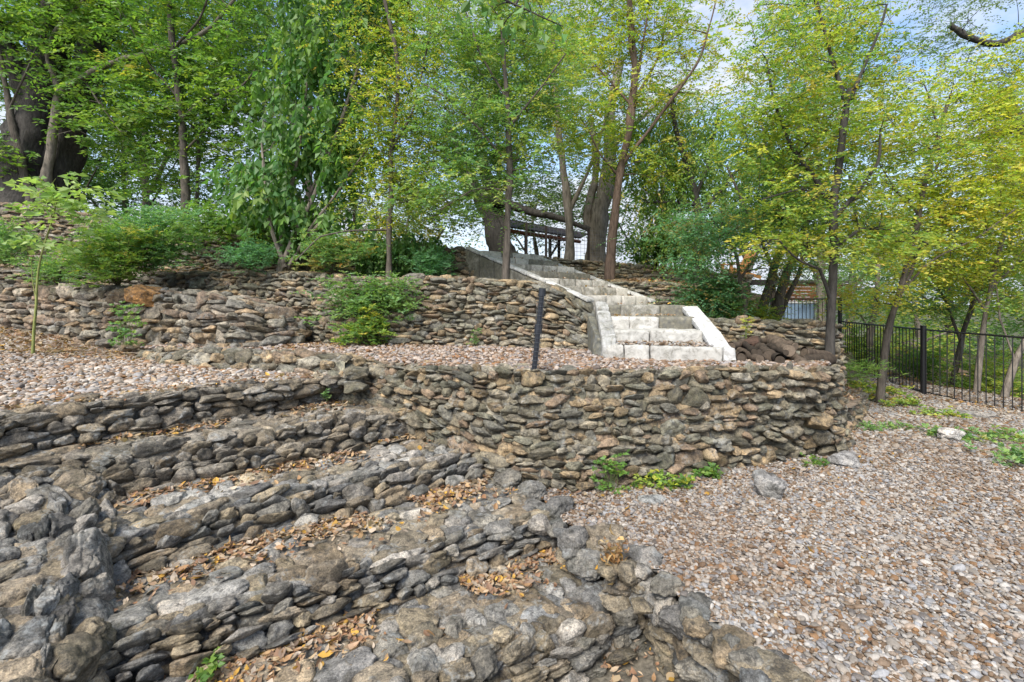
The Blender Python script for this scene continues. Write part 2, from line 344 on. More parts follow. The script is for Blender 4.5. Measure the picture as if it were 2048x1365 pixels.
def place_rocks(mb, S, pos, N, U, vv, dep, pal, sub, seed, joint_col, rough, tint=1.):
    r = np.random.default_rng(seed); m, n, _ = pos.shape; K = len(S); bv, bf = ICO[sub]; nv = len(bv)
    q = np.stack([S[:, 0], S[:, 1], np.full(K, seed * 1.3)], 1)
    cu = S[:, 0] + r.normal(0, .006, K); cv = S[:, 1] + .045 * vnoise(q * np.array([1.6, 2.2, 1]), 3) + r.normal(0, .006, K)
    k = (cu > .02) & (cu < U - .02); S, cu, cv = S[k], cu[k], cv[k]; K = len(S)
    ci = np.clip((cu / U * (n - 1)).astype(int), 2, n - 3); ri = np.clip(np.searchsorted(vv, cv), 1, m - 2)
    c = pos[ri, ci]; nn = N[ri, ci]; T = pos[ri, ci + 2] - pos[ri, ci - 2]; T /= np.linalg.norm(T, axis=1, keepdims=True); B = np.cross(nn, T); B /= np.linalg.norm(B, axis=1, keepdims=True)
    if (B @ np.array([0, 0, 1.])).mean() < 0: B = -B
    ov = .93 if tint == 'riser' else 1.; a = S[:, 2] * 1.13 * ov; b = S[:, 3] * 1.2 * (ov ** .6); ang = r.normal(0, .12, K) * (.5 if tint == 'riser' else 1); e = r.uniform(2., 4.5, K)
    v = np.broadcast_to(bv[None], (K, nv, 3)).copy(); v = v / ((np.abs(v) ** (2 * e[:, None, None])).sum(2, keepdims=True)) ** (.5 * .55 / e[:, None, None])
    v[..., 0] *= 1 + .22 * r.normal(0, 1, K)[:, None] * v[..., 1]
    v[..., 1] += (.16 * r.normal(0, 1, K))[:, None] * v[..., 0] + (.1 * r.normal(0, 1, K))[:, None] * v[..., 0] ** 2
    v[..., 1] *= 1 - np.clip(r.normal(.18, .2, K), -.2, .55)[:, None] * np.abs(v[..., 0]) ** 2
    for i in range(11):
        d = r.normal(size=(K, 3)) * np.array([.8, 1, 1.1]); d /= np.linalg.norm(d, axis=1, keepdims=True); ex = np.einsum('kij,kj->ki', v, d) - r.uniform(.55, 1.0, K)[:, None]; v -= np.where(ex > 0, ex * .85, 0)[..., None] * d[:, None]
    off = r.uniform(0, 90, (K, 1, 3)); sc3 = np.stack([a, b, np.full(K, .06)], 1)[:, None] * 9
    dd = .11 * fbm(v * 1.5 + off, seed, 2) + .055 * rough * fbm(v * sc3 + v * 2. + off * 2, seed + 3, 4 if sub > 3 else 3, .62) - .09 * np.clip(1 - 5 * np.abs(vnoise(v * np.array([1.2, 3.2, 1.2]) + off, 61)), 0, 1)
    v = v * (1 + dd)[..., None]
    dp = dep * r.uniform(.7, 1.45, K)
    x, y, z = v[..., 0] * a[:, None], v[..., 1] * b[:, None], v[..., 2] * dp[:, None] + (r.uniform(-.25, .3, K) * dep)[:, None]
    tt = r.normal(0, .12, K)[:, None]; z = z + y * tt + x * r.normal(0, .08, K)[:, None]
    ca, sa = np.cos(ang)[:, None], np.sin(ang)[:, None]; x, y = x * ca - y * sa, x * sa + y * ca
    W = c[:, None] + T[:, None] * x[..., None] + B[:, None] * y[..., None] + nn[:, None] * z[..., None]
    col = pal[r.integers(0, len(pal), K)] * r.uniform(.7, 1.35, (K, 1)) * (tint if tint != 'riser' else 1.); col = np.repeat(col[:, None], nv, 1)
    dm = np.clip(.55 - z / dep[0] if np.ndim(dep) else .45 - z / dep, 0, 1)[..., None] * .7; col = col * (1 - dm) + np.array(joint_col) * dm  # each rock gets darker the deeper its surface sits in the wall
    f = (bf[None] + (np.arange(K) * nv)[:, None, None]).reshape(-1, 3); W = W.reshape(-1, 3)
    a0 = bv[bf[:, 0]]; 
    # orientation check: T x B vs N handedness
    hd_ = np.einsum('ij,ij->i', np.cross(T, B), nn).mean(); g = np.cross(bv[bf[0, 1]] - bv[bf[0, 0]], bv[bf[0, 2]] - bv[bf[0, 0]]) @ bv[bf[0, 0]]
    if hd_ * g < 0: f = f[:, ::-1]
    mb.add(W, f, col.reshape(-1, 3))
def thick(front_top, base, cap=.38, down=.35, back_dir=None, deep=.12):
    """wall rails from a base path and a top path: below ground, base, top edge, cap back, down behind"""
    base = [np.asarray(b) for b in base]; top = [np.asarray(b) for b in front_top]
    n = 60
    if len(base) == len(top):
        A_ = np.stack([base, top]); q = np.r_[0, np.cumsum(np.linalg.norm(np.diff(A_, axis=1), axis=2).mean(0))]; tt = np.linspace(0, q[-1], n)
        b, t = [np.stack([np.interp(tt, q, a[:, k]) for k in range(3)], 1) for a in A_]
    else: b = resample(base, n); t = resample(top, n)
    t = gsm(t, 1.2); b = gsm(b, 1.2)
    tan = np.gradient(t, axis=0)[:, :2]; tan /= np.linalg.norm(tan, axis=1, keepdims=True); nr = np.stack([-tan[:, 1], tan[:, 0]], 1)
    if back_dir is not None and (nr @ np.array(back_dir)).mean() < 0: nr = -nr
    bk = t.copy(); bk[:, :2] += nr * cap; bk[:, 2] += .0
    dn = bk.copy(); dn[:, 2] -= down; dn[:, :2] += nr * .03
    u = b.copy(); u[:, 2] -= deep
    return [u, b, t, bk, dn]

# ---- main retaining wall
mt = [G(640, 712, 1.0), G(700, 716, 1.0), G(800, 727, 1.0), G(850, 734, 1.0), G(950, 738, 1.0), G(1050, 740, 1.0), G(1200, 740, 1.0), G(1400, 738, 1.0), G(1560, 737, .99), G(1640, 741, .98)]
mt = [a - [0, 0, .035] for a in mt]
mt += [np.array([3.52, 5.2, .95]), np.array([3.78, 5.75, .93]), np.array([3.95, 6.5, .88])]
mb = [G(640, 800, .6), G(700, 806, .56), G(850, 852, .4), G(965, 955, 0), G(1060, 985, -.02), G(1200, 988, -.03), G(1343, 964, -.03), G(1500, 938, -.03), G(1640, 915, -.03)]
mb = mb[:2] + [G(780, 832, .48)] + mb[2:]
mb += [np.array([3.78, 5.35, -.03]), np.array([4.02, 5.85, -.03]), np.array([4.25, 6.6, -.03])]
mt = [mt[0] + [-.7, .25, 0]] + mt; mb = [mb[0] + [-.7, .75, 0]] + mb
rails = thick(mt, mb, .4, .25, (0, 1), .5)
o = sheet('retaining_wall', rails, [(0, 2, .085, (.1, .27), .075, .42), (2, 3, .2, (.2, .42), .045, .5), (3, 4, .14, (.15, .3), .04, .5)], 11, PAL_WALL, .0085, rsm=.15, common=True, rk=[(1, 2, .07, (.08, .26), .08), (2, 3, .2, (.16, .36), .035)], sub=4)
for i, q in enumerate(((690, 742, 5.45, .17, .08), (712, 748, 5.2, .14, .07), (702, 762, 5.25, .15, .06), (700, 728, 5.6, .2, .08), (715, 775, 5.1, .12, .06), (690, 752, 5.35, .12, .06))):
    v, f = rockv(740 + i, q[3], .14, q[4], 4, boxy=.8); npmesh('end_stone', v + P(q[0], q[1], q[2]), f, M['stone'], np.tile(PAL_WALL[i], (len(v), 1)), o)
tag(o, 'long curving grey brown dry stacked stone retaining wall in front of the white staircase', 'stone wall')
# ---- low end wall beyond its right end
lt = [np.array([3.3, 5.05, .6]), G(1661, 806, .45), G(1690, 795, .3), G(1716, 789, .16), np.array([5.9, 8.1, .12]), np.array([6.1, 8.7, .1])]
lb = [np.array([3.4, 4.95, 0]), G(1681, 878, -.02), G(1705, 858, -.02), G(1723, 835, -.02), G(1731, 815, -.02), np.array([6.3, 8.6, -.02])]
o = sheet('low_stone_wall', thick(lt, lb, .22, .25, (-.7, .7), .2), [(0, 2, .08, (.1, .22), .06, .42), (2, 4, .12, (.14, .3), .045, .5)], 12, PAL_WALL, .012, common=True, rk=[(1, 2, .075, (.1, .24), .07), (2, 3, .11, (.14, .3), .04)], sub=3)
tag(o, 'low curved stone wall tapering off beside the right end of the long retaining wall', 'stone wall'); LOWW = o
# ---- second wall (behind upper terrace, left of staircase)
wt = [G(380, 548, 0) * 0 + P(380, 549, 9.2), P(480, 547, 8.9), P(600, 548, 8.4), P(680, 556, 8.0), P(760, 560, 7.8), P(860, 557, 7.5), P(960, 562, 7.3), P(1060, 566, 7.1), P(1110, 575, 6.95), P(1150, 600, 6.85), P(1178, 630, 6.75)]
wb = [P(380, 690, 8.6), P(480, 690, 8.5), P(600, 690, 8.0), G(680, 690, 1.02), G(760, 691, 1.02), G(860, 691, 1.0), G(960, 693, 1.0), G(1060, 697, 1.0), G(1110, 699, 1.0), G(1150, 700, 1.0), G(1178, 701, 1.0)]
o = sheet('garden_wall', thick(wt, wb, .35, .3, (0, 1), .1), [(0, 2, .075, (.1, .27), .06, .42), (2, 4, .14, (.15, .32), .045, .5)], 13, PAL_WALL, .012, common=True, rk=[(1, 2, .075, (.09, .28), .075), (2, 3, .17, (.15, .35), .05)], sub=3)
tag(o, 'tall brown stacked stone wall with a shrub hanging over it, left of the white staircase', 'stone wall')
# far-left continuation, upper tier
ft = [P(-120, 545, 10.2), P(0, 545, 10), P(120, 546, 9.9), P(260, 548, 9.7), P(400, 549, 9.25)]
fb = [P(-120, 640, 9.9), P(0, 640, 9.7), P(120, 640, 9.6), P(260, 640, 9.4), P(400, 640, 9.0)]
o = sheet('garden_wall', thick(ft, fb, .35, .3, (0, 1), .1), [(0, 2, .085, (.15, .35), .06, .42), (2, 4, .14, (.2, .4), .045, .5)], 14, PAL_TAN * .9, .016, common=True, rk=[(1, 2, .085, (.14, .38), .08), (2, 3, .17, (.2, .4), .05)], sub=3)
tag(o, 'middle stone wall tier at far left below the spreading green shrub', 'stone wall')
# ---- left front wall with orange boulder
wt = [P(-120, 575, 9.3), P(0, 576, 8.9), P(120, 577, 8.5), P(230, 581, 8.05), P(330, 585, 7.6), P(420, 592, 7.2), P(500, 606, 7.1), P(560, 624, 7.3), P(610, 640, 7.7)]
wb = [P(-120, 655, 9.2), P(0, 664, 8.75), P(120, 690, 8.3), P(230, 700, 7.85), P(330, 704, 7.35), P(420, 708, 6.95), P(500, 702, 6.85), P(560, 692, 7.05), P(610, 682, 7.6)]
o = sheet('garden_wall', thick(wt, wb, .4, .3, (0, 1), .15), [(0, 2, .12, (.16, .42), .08, .45), (2, 4, .16, (.2, .4), .05, .5)], 15, PAL_TAN, .012, common=True, rk=[(1, 2, .115, (.14, .42), .1), (2, 3, .2, (.2, .42), .06)], sub=4)
tag(o, 'bulging tan stone wall topped by a large orange boulder, at left behind the sapling', 'stone wall')
# ---- third tier left
w3 = [(-120, 405, 11.8), (0, 408, 11.6), (80, 412, 11.4), (170, 432, 11.2), (260, 450, 11.), (380, 466, 10.8), (540, 474, 10.4), (700, 482, 10.), (860, 495, 9.6), (930, 503, 9.3), (975, 514, 9.1), (1000, 545, 8.9)]
wt = [P(*a) for a in w3]
wb = [P(a[0], max(min(548, 560), a[1] + 14), a[2] - .2) for a in w3]
o = sheet('garden_wall', thick(wt, wb, .4, .4, (0, 1), .15), [(0, 2, .075, (.12, .34), .06, .42), (2, 4, .15, (.2, .4), .05, .5)], 16, PAL_WALL * 1.05, .015, common=True, rk=[(1, 2, .075, (.12, .36), .075), (2, 3, .18, (.2, .45), .05)], sub=3)
tag(o, 'uppermost stone wall below the tree trunks, running from far left to the staircase top', 'stone wall')
# ---- right of staircase: three tiers
wt = [P(1030, 508, 10.6), P(1070, 514, 10.8), P(1150, 522, 11.2), P(1250, 530, 11.4), P(1350, 540, 11.6), P(1420, 548, 11.8), P(1500, 552, 12.2)]
wb = [P(1030, 560, 10.4), P(1070, 560, 10.6), P(1150, 562, 11.0), P(1250, 565, 11.2), P(1350, 570, 11.4), P(1420, 574, 11.6), P(1500, 576, 12)]
o = sheet('garden_wall', thick(wt, wb, .4, .4, (0, 1), .2), [(0, 2, .07, (.14, .4), .05, .42), (2, 4, .15, (.2, .4), .04, .5)], 17, PAL_WALL * 1.15, .016, common=True, rk=[(1, 2, .07, (.14, .42), .06), (2, 3, .18, (.2, .45), .05)], sub=3)
tag(o, 'grey stone wall tier under the wire fence, right of the staircase top', 'stone wall')
wt = [np.array([1.45, 9.55, 2.02]), P(1250, 566, 9.5), P(1330, 570, 9.4), P(1400, 576, 9.3), P(1470, 584, 9.4)]
wb = [np.array([1.4, 9.4, 1.3]), P(1250, 640, 9.4), P(1330, 640, 9.2), P(1400, 640, 9.1), P(1470, 640, 9.2)]
o = sheet('garden_wall', thick(wt, wb, .4, .4, (0, 1), .2), [(0, 2, .065, (.1, .3), .05, .42), (2, 4, .15, (.2, .4), .04, .5)], 18, PAL_WALL, .014, common=True, rk=[(1, 2, .065, (.1, .32), .06), (2, 3, .18, (.2, .4), .05)], sub=3)
tag(o, 'dark stone wall directly behind the right side of the white staircase', 'stone wall')
wt = [P(1380, 640, 7.4), P(1450, 645, 7.0), P(1520, 645, 6.75), P(1600, 646, 6.55), P(1650, 649, 6.5), P(1675, 652, 6.9)]
wb = [P(1380, 700, 7.3), P(1450, 712, 6.85), P(1520, 725, 6.6), P(1600, 738, 6.4), P(1650, 742, 6.35), P(1690, 740, 6.8)]
o = sheet('garden_wall', thick(wt, wb, .35, .4, (0, 1), .2), [(0, 2, .07, (.1, .26), .05, .42), (2, 4, .13, (.15, .3), .04, .5)], 19, PAL_WALL * 1.1, .011, common=True, rk=[(1, 2, .07, (.1, .28), .065), (2, 3, .17, (.15, .3), .04)], sub=3)
tag(o, 'short stone wall behind the firewood heap, right of the white staircase', 'stone wall')
# ---- curb between the left gravel terrace and the upper terrace
wt = [P(285, 704, 7.1), G(340, 704, 1.02) , G(430, 708, 1.02), G(520, 712, 1.02), G(600, 716, 1.02), G(690, 722, 1.02)]
wt = [np.array([a[0], a[1], a[2]]) for a in wt]
wb = [a + np.array([.02, -.12, -.2]) for a in wt]
o = sheet('stone_kerb', thick(wt, wb, .25, .15, (0, 1), .1), [(0, 2, .1, (.15, .35), .06, .45), (2, 4, .14, (.18, .4), .05, .5)], 20, PAL_WALL * 1.05, .011, common=True, rk=[(1, 2, .09, (.15, .35), .07), (2, 3, .15, (.18, .36), .05)], sub=4)
tag(o, 'low line of stones between the pale left gravel bed and the upper terrace', 'stone kerb')

# ---- foreground rubble steps
steps = group_empty('stone_steps', (-.8, 3.2, -.45))
tag(steps, 'wide flight of rough grey rubble stone steps littered with dry leaves in the foreground', 'stone steps')
zE = [.85, .52, .22, 0., -.24]; zB = [.56, .26, .02, -.22, -.45]
E = [[(-160, 862), (0, 836), (165, 814), (400, 785), (560, 768), (700, 756)],
     [(-60, 955), (137, 922), (373, 885), (591, 861), (760, 830), (865, 818)],
     [(60, 1130), (218, 1092), (317, 1058), (514, 996), (728, 958), (871, 921), (985, 890)],
     [(100, 1335), (300, 1262), (493, 1208), (685, 1153), (815, 1110), (940, 1071), (1043, 1043), (1120, 1036)],
     [(300, 1560), (700, 1420), (914, 1325), (1090, 1262), (1200, 1222), (1310, 1190)]]
B = [[(-160, 960), (0, 925), (214, 885), (400, 852), (514, 829), (630, 808), (720, 795)],
     [(-20, 1070), (227, 1005), (407, 964), (621, 926), (784, 883), (880, 858)],
     [(80, 1220), (218, 1176), (428, 1108), (600, 1058), (721, 1033), (871, 990), (1000, 948)],
     [(200, 1440), (428, 1354), (651, 1266), (871, 1183), (1000, 1140), (1103, 1100), (1150, 1085)],
     [(500, 1650), (900, 1480), (1100, 1392), (1193, 1354), (1291, 1290), (1340, 1255)]]
for k in range(5):
    e = [G(x, y, zE[k]) for x, y in E[k]]; b = [G(x, y, zB[k]) for x, y in B[k]]
    if k == 0:
        back = [p + np.array([-.22, .2, 0.0]) for p in e]
    else:
        back = [G(x, y, zB[k - 1] + .0) + np.array([-.12, .12, -.01]) for x, y in B[k - 1]]
    dn = [p - np.array([0, 0, .12]) for p in b]
    sheet('step', [back, e, b, dn], [(0, 1, .24 if k < 4 else .17, (.16, .4) if k < 4 else (.12, .3), .04, .4), (1, 2, .07, (.1, .22), .035, .4), (2, 3, .09, (.1, .3), .05, .4)], 31 + k, PAL_NEAR if k > 1 else PAL_NEAR * .5 + PAL_TAN[:1] * .5,
          [.01, .009, .008, .007, .007][k], steps, M['stone_near'], smooth=.022, warp=1.1, rough=1.15, mortar=.45, joint_col=(.085, .072, .06), sub=4 if k < 4 else 5, rk=[(0, 1, [.15, .15, .14, .14, .13][k], (.11, .3) if k < 4 else (.1, .26), .042), (1, 2, [.08, .078, .08, .085, .09][k], [(.12, .34), (.1, .3), (.1, .28), (.09, .25), (.09, .24)][k], .085)])
# ---- left flank of the steps
fl = [[G(-900, 1200, .1), G(-500, 1400, -.3), G(-100, 1700, -.5)],
      [P(-260, 1000, 3.3), P(-160, 1100, 2.6), P(-200, 1330, 2.0), P(-200, 1600, 1.65)],
      [P(60, 940, 3.5), P(150, 1000, 3.05), P(160, 1150, 2.55), P(110, 1330, 2.1), P(60, 1500, 1.8)],
      [P(200, 935, 3.75), P(225, 1030, 3.3), P(232, 1190, 2.8), P(205, 1330, 2.4), P(180, 1500, 2.0)],
      [P(200, 1010, 3.8), P(260, 1110, 3.35), P(262, 1260, 2.85), P(240, 1440, 2.4), P(230, 1650, 2.0)]]
fl = fl[1:]
o = sheet('flank_wall', fl, [(0, 1, .2, (.22, .5), .06, .4), (1, 3, .15, (.18, .5), .075, .34)], 41, PAL_NEAR, .0075, None, M['stone_near'], smooth=.05, rsm=.2, warp=1.4, rough=1.3, mortar=.4, facing=(.3, -.3, 1), sub=5, rk=[(0, 1, .2, (.14, .3), .08), (1, 3, .16, (.1, .24), .09)])
tag(o, 'massive grey rubble flank with pale lichen spots at the left end of the steps', 'stone wall')

# ------------------------------------------------------------------ loose rocks
def rotm(rx, ry, rz):
    return np.array(Matrix.Rotation(rz, 3, 'Z') @ Matrix.Rotation(ry, 3, 'Y') @ Matrix.Rotation(rx, 3, 'X'))
def add_rock(name, label, cat, loc, size, rot, col, seed, mat='stone_near', group=None, sub=5, boxy=.6, cuts=9):
    v, f = rockv(seed, *size, sub=sub, boxy=boxy, cuts=cuts); v = v @ rotm(*rot).T + np.asarray(loc)
    c = np.tile(np.array(col), (len(v), 1)) * (1 + .12 * fbm(v * 5, seed, 2))[:, None]
    o = npmesh(name, v, f, M[mat], c); tag(o, label, cat, group); return o
add_rock('boulder', 'large rounded orange brown boulder on top of the left stone wall', 'boulder', P(296, 594, 7.65), (.3, .22, .2), (.1, .1, .2), (.34, .18, .07), 3, 'stone')
add_rock('boulder', 'brown boulder on the left stone wall beside the larger orange one', 'boulder', P(238, 592, 7.95), (.24, .17, .15), (0, .05, -.2), (.2, .15, .1), 4, 'stone')
add_rock('boulder', 'rounded grey boulder on the wall top above the hanging shrub', 'boulder', P(830, 567, 7.65), (.19, .16, .16), (0, .1, .3), (.2, .18, .15), 5, 'stone')
add_rock('boulder', 'smooth grey boulder at the wall foot beside the hanging shrub', 'boulder', P(805, 668, 7.5), (.2, .15, .16), (0, .1, 0), (.17, .16, .15), 6, 'stone')
add_rock('rock', 'block shaped grey rock lying alone on the gravel near the long wall', 'rock', G(1535, 985, .03) + [0, 0, .06], (.125, .1, .1), (.15, .2, -.5), (.27, .26, .25), 8, boxy=1., cuts=5)
add_rock('rock', 'low pale cracked rock at the gravel edge by the wall corner', 'rock', G(1690, 930, .02) + [0, 0, .03], (.15, .11, .075), (.1, -.1, .3), (.3, .29, .28), 9, boxy=.8)
add_rock('rock', 'pale white rock in the gravel among weeds near the fence', 'rock', G(1902, 878, .02) + [0, 0, .04], (.15, .12, .08), (0, .1, .6), (.48, .45, .42), 10, boxy=.8)
add_rock('rock', 'long flat grey rock half buried in gravel close to the black fence', 'rock', G(1925, 828, .02) + [0, 0, .0], (.42, .13, .06), (0, .03, -.45), (.26, .24, .22), 11, 'stone')
add_rock('rock', 'flat grey stone sunk in the gravel beside the vine at the wall foot', 'rock', G(1305, 1003, 0) + [0, 0, .0], (.13, .1, .05), (0, .05, .2), (.3, .3, .29), 12)
# border stones between steps and gravel: one wall thing
bordr = []
spec = [(1062, 975, .06, .2, .13, .09, .5), (1112, 1010, .05, .17, .14, .09, 1.), (1078, 1040, .03, .11, .09, .07, .3), (1150, 1072, .02, .17, .14, .1, .4), (1215, 1068, .04, .2, .15, .1, -.2), (1180, 1118, -.08, .2, .14, .1, -.3),
        (1290, 1108, .03, .24, .16, .09, -.35), (1255, 1150, -.08, .2, .15, .08, -.2), (1240, 1190, -.2, .17, .13, .07, .1), (1330, 1158, .03, .12, .095, .06, .3), (1325, 1198, -.09, .12, .1, .07, 0), (1290, 1185, -.14, .13, .1, .07, .2), (1400, 1200, .02, .1, .08, .06, .5),
        (1375, 1235, -.06, .25, .12, .075, -.8), (1430, 1262, .0, .1, .08, .06, 0), (1345, 1240, -.2, .2, .12, .07, -.7), (1470, 1275, .03, .12, .1, .08, .2), (1425, 1300, -.12, .26, .1, .06, -.8), (1530, 1325, .02, .2, .12, .06, -.85), (1560, 1350, .03, .14, .1, .06, -.5), (1500, 1310, -.07, .22, .1, .045, -.8), (1480, 1345, -.15, .24, .1, .05, -.8), (1440, 1310, -.2, .2, .1, .05, -.7), (1520, 1370, -.1, .2, .11, .05, -.85),
        (1415, 1335, -.25, .2, .12, .07, -.6), (1600, 1385, .02, .2, .13, .07, -.8), (1640, 1420, .02, .2, .13, .07, -.8), (1350, 1290, -.33, .14, .1, .07, -.4), (1550, 1400, -.15, .3, .15, .1, -.8), (1480, 1390, -.3, .25, .15, .1, -.8), (1690, 1480, .0, .3, .18, .1, -.8), (1020, 950, .1, .16, .12, .09, .2), (1135, 1110, -.16, .13, .1, .08, .3)]
vs, fs, cs, nn = [], [], [], 0
sp2 = []
for i in range(34):
    t = rnd.random(); px = 1120 + t * 430 + rnd.gauss(0, 14); py = 1050 + t * 290 + rnd.gauss(0, 12); sp2.append((px, py, rnd.uniform(-.06, .05), rnd.uniform(.06, .12), rnd.uniform(.05, .09), rnd.uniform(.04, .06), rnd.uniform(-1.2, .3)))
spec = [(a[0], a[1], a[2], min(a[3], .19), min(a[4], .12), a[5], a[6]) for a in spec] + sp2
for i, (px, py, z, a, b_, c_, rz) in enumerate(spec):
    v, f = rockv(100 + i, a * .85, b_ * .95, c_ * 1.05, 5 if a > .12 else 4, rough=.1, boxy=.75, cuts=12); v = v @ rotm(rnd.gauss(0, .12), rnd.gauss(0, .12), rz).T + G(px, py, z) + np.array([0, 0, -.03])
    cc = PAL_NEAR[rnd.randrange(len(PAL_NEAR))] * rnd.uniform(.9, 1.2); vs.append(v); fs.append(f + nn); cs.append(np.tile(cc, (len(v), 1))); nn += len(v)
o = npmesh('border_wall', np.concatenate(vs), np.concatenate(fs), M['stone_near'], np.concatenate(cs))
tag(o, 'low crooked border of piled grey stones between the leafy steps and the gravel', 'stone wall')
for i, q in enumerate(((1668, 905, .1, .15, .1), (1655, 880, .24, .15, .1), (1690, 888, .04, .13, .09), (1650, 850, .42, .14, .09))):
    v, f = rockv(700 + i, q[3], .12, q[4], 4, boxy=.8); npmesh('footing_stone', v + G(q[0], q[1], q[2]) + [.02, .1, 0], f, M['stone'], np.tile(PAL_WALL[i], (len(v), 1)), LOWW)
# small wall face under the border (retains gravel)
bt = [np.array(p) for p in [(.22, 4.25, .0), (.36, 3.66, -.02), (.58, 3.36, -.03), (.84, 3.08, -.04), (.9, 2.8, -.04), (1.02, 2.5, -.04), (1.18, 2.18, -.04), (1.55, 1.4, -.04), (2.0, .4, -.04)]]
bt = [p + np.array([.1, .06, -.06]) for p in bt]; bb = [p + np.array([-.12, -.07, -.5]) for p in bt]
sheet('rubble_core', [bb, bt, [p + np.array([.16, .08, .0]) for p in bt], [p + np.array([.2, .1, -.2]) for p in bt]], [(0, 1, .09, (.12, .28), .06, .4), (1, 3, .12, (.1, .25), .04, .4)], 45, PAL_NEAR, .012, o, M['stone_near'], facing=(-1, -.3, .3), common=True, rk=[(0, 1, .1, (.14, .34), .08)], sub=4)

# ------------------------------------------------------------------ grounds
def inpoly(x, y, poly):
    c = np.zeros(len(x), bool); n = len(poly)
    for i in range(n):
        x0, y0 = poly[i]; x1, y1 = poly[(i + 1) % n]
        t = ((y0 > y) != (y1 > y)) & (x < (x1 - x0) * (y - y0) / (y1 - y0 + 1e-12) + x0); c ^= t
    return c
def ground(name, label, poly, zf, step, colf, mat, kind='structure'):
    xs = [p[0] for p in poly]; ys = [p[1] for p in poly]; gx = np.arange(min(xs), max(xs) + step, step); gy = np.arange(min(ys), max(ys) + step, step)
    X, Y = np.meshgrid(gx, gy); n = len(gx); x, y = X.ravel(), Y.ravel()
    ii = (np.arange(len(gy) - 1)[:, None] * n + np.arange(n - 1)[None, :]).ravel()
    cx, cy = x[ii] + step / 2, y[ii] + step / 2; ii = ii[inpoly(cx, cy, poly)]
    f = np.stack([ii, ii + 1, ii + n + 1, ii + n], 1); used, inv = np.unique(f, return_inverse=True); f = inv.reshape(f.shape)
    x, y = x[used], y[used]; z = zf(x, y); v = np.stack([x, y, z], 1)
    o = npmesh(name, v, f, mat, colf(x, y)); tag(o, label, None, None, kind); return o
def C4(c, a): return lambda x, y: np.concatenate([np.tile(np.array(c), (len(x), 1)), (a(x, y) if callable(a) else np.full(len(x), a))[:, None]], 1)
def sst(a, b, x): t = np.clip((x - a) / (b - a), 0, 1); return t * t * (3 - 2 * t)
def z_low(x, y):
    r = np.hypot(x, y)
    return .035 * vnoise(np.stack([x * .6, y * .6, x * 0], 1), 3) * sst(2, 4, y) + .45 * sst(8.5, 13, y) * sst(9, 6.5, x) + -.9 * sst(8.3, 12, x) * sst(18, 9, y) - 4.2 * sst(20, 60, r)
border = [(.22, 4.4), (.42, 3.63), (.64, 3.33), (.9, 3.05), (.98, 2.75), (1.1, 2.45), (1.26, 2.15), (1.62, 1.4), (2.1, .4), (2.1, -3)]
low_poly = [(-.8, 5.1), (.1, 4.6)] + border + [(14, -3), (14, 20), (-.8, 20)]
def fen(x, y): return np.where(x > 7.6, 0, 1) * sst(8.2, 6.8, x) 
ground('gravel_ground', None, low_poly, z_low, .07, C4((.11, .075, .05), lambda x, y: np.clip(sst(8.0, 7.2, x), 0, 1)), M['bed'])
far_poly = [(-400, -200), (400, -200), (400, 700), (-400, 700)]
def z_far(x, y):
    inner = (x > -4) & (x < 13) & (y > -4) & (y < 19)
    return z_low(x, y) - np.where(inner, 1.2, .02)
ground('ground', None, far_poly, z_far, 5., C4((.07, .075, .035), 0.), M['ground'])
ground('steps_ground', None, [(-8, -3), (1.9, -3), (1.6, 1.4), (1.2, 2.1), (.9, 3.0), (.3, 4.3), (-1.5, 5.6), (-8, 5.6)], lambda x, y: np.full(len(x), -.44) + .02 * vnoise(np.stack([x * 3, y * 3, x * 0], 1), 4), .08, C4((.13, .115, .09), 0.), M['ground'])
def z_left(x, y):
    return .85 + .33 * sst(-5.5, -9.5, x) * sst(5.5, 8.5, y) + .012 * vnoise(np.stack([x, y, x * 0], 1) * 1.4, 3)
lp = [(-1.6, 5.75), (-2.0, 5.45)] + [(G(x, y, .85)[0] - .06, G(x, y, .85)[1] + .06) for x, y in E[0][::-1]] + [(-14, 3.2), (-14, 9.4), (-5.0, 9.2), (-5.0, 7.2), (-3.4, 6.6), (-2.2, 6.0)]
ground('gravel_terrace', None, lp, z_left, .08, C4((.1, .07, .05), 1.), M['bed'])
up = [(a[0] + .0, a[1] + .12) for a in mt[1:]] + [(4.0, 7.4), (3, 8), (1, 7.5), (-5.2, 9.0), (-5.4, 7.0), (-3.6, 6.75)]
def z_up(x, y): return .975 + .02 * sst(5, 7, y) - .22 * sst(2.6, 3.6, x) * sst(5.2, 7, y) + .012 * vnoise(np.stack([x, y, x * 0], 1) * 1.7, 8)
ground('upper_gravel_terrace', None, up, z_up, .07, C4((.1, .07, .05), 1.), M['bed'])
# slope of soil right of the wall end, up to tree and fence
def z_slope(x, y):
    a, b = x - 3.87, y - 5.83; t = a * .667 + b * .745; q = -a * .745 + b * .667
    return np.interp(t, [-.5, 0, 3.05, 6], [.5, .42, .1, .0]) + .45 * sst(-.05, .9, q) + .02 * vnoise(np.stack([x, y, x * 0], 1) * 3, 6)
ground('soil_slope', None, [(3.95, 5.75), (4.15, 5.85), (5.0, 6.9), (6.1, 8.2), (7.4, 10.6), (5.5, 8.6), (4.2, 7.0), (3.9, 6.4)], z_slope, .06, C4((.15, .11, .075), .35), M['bed'])
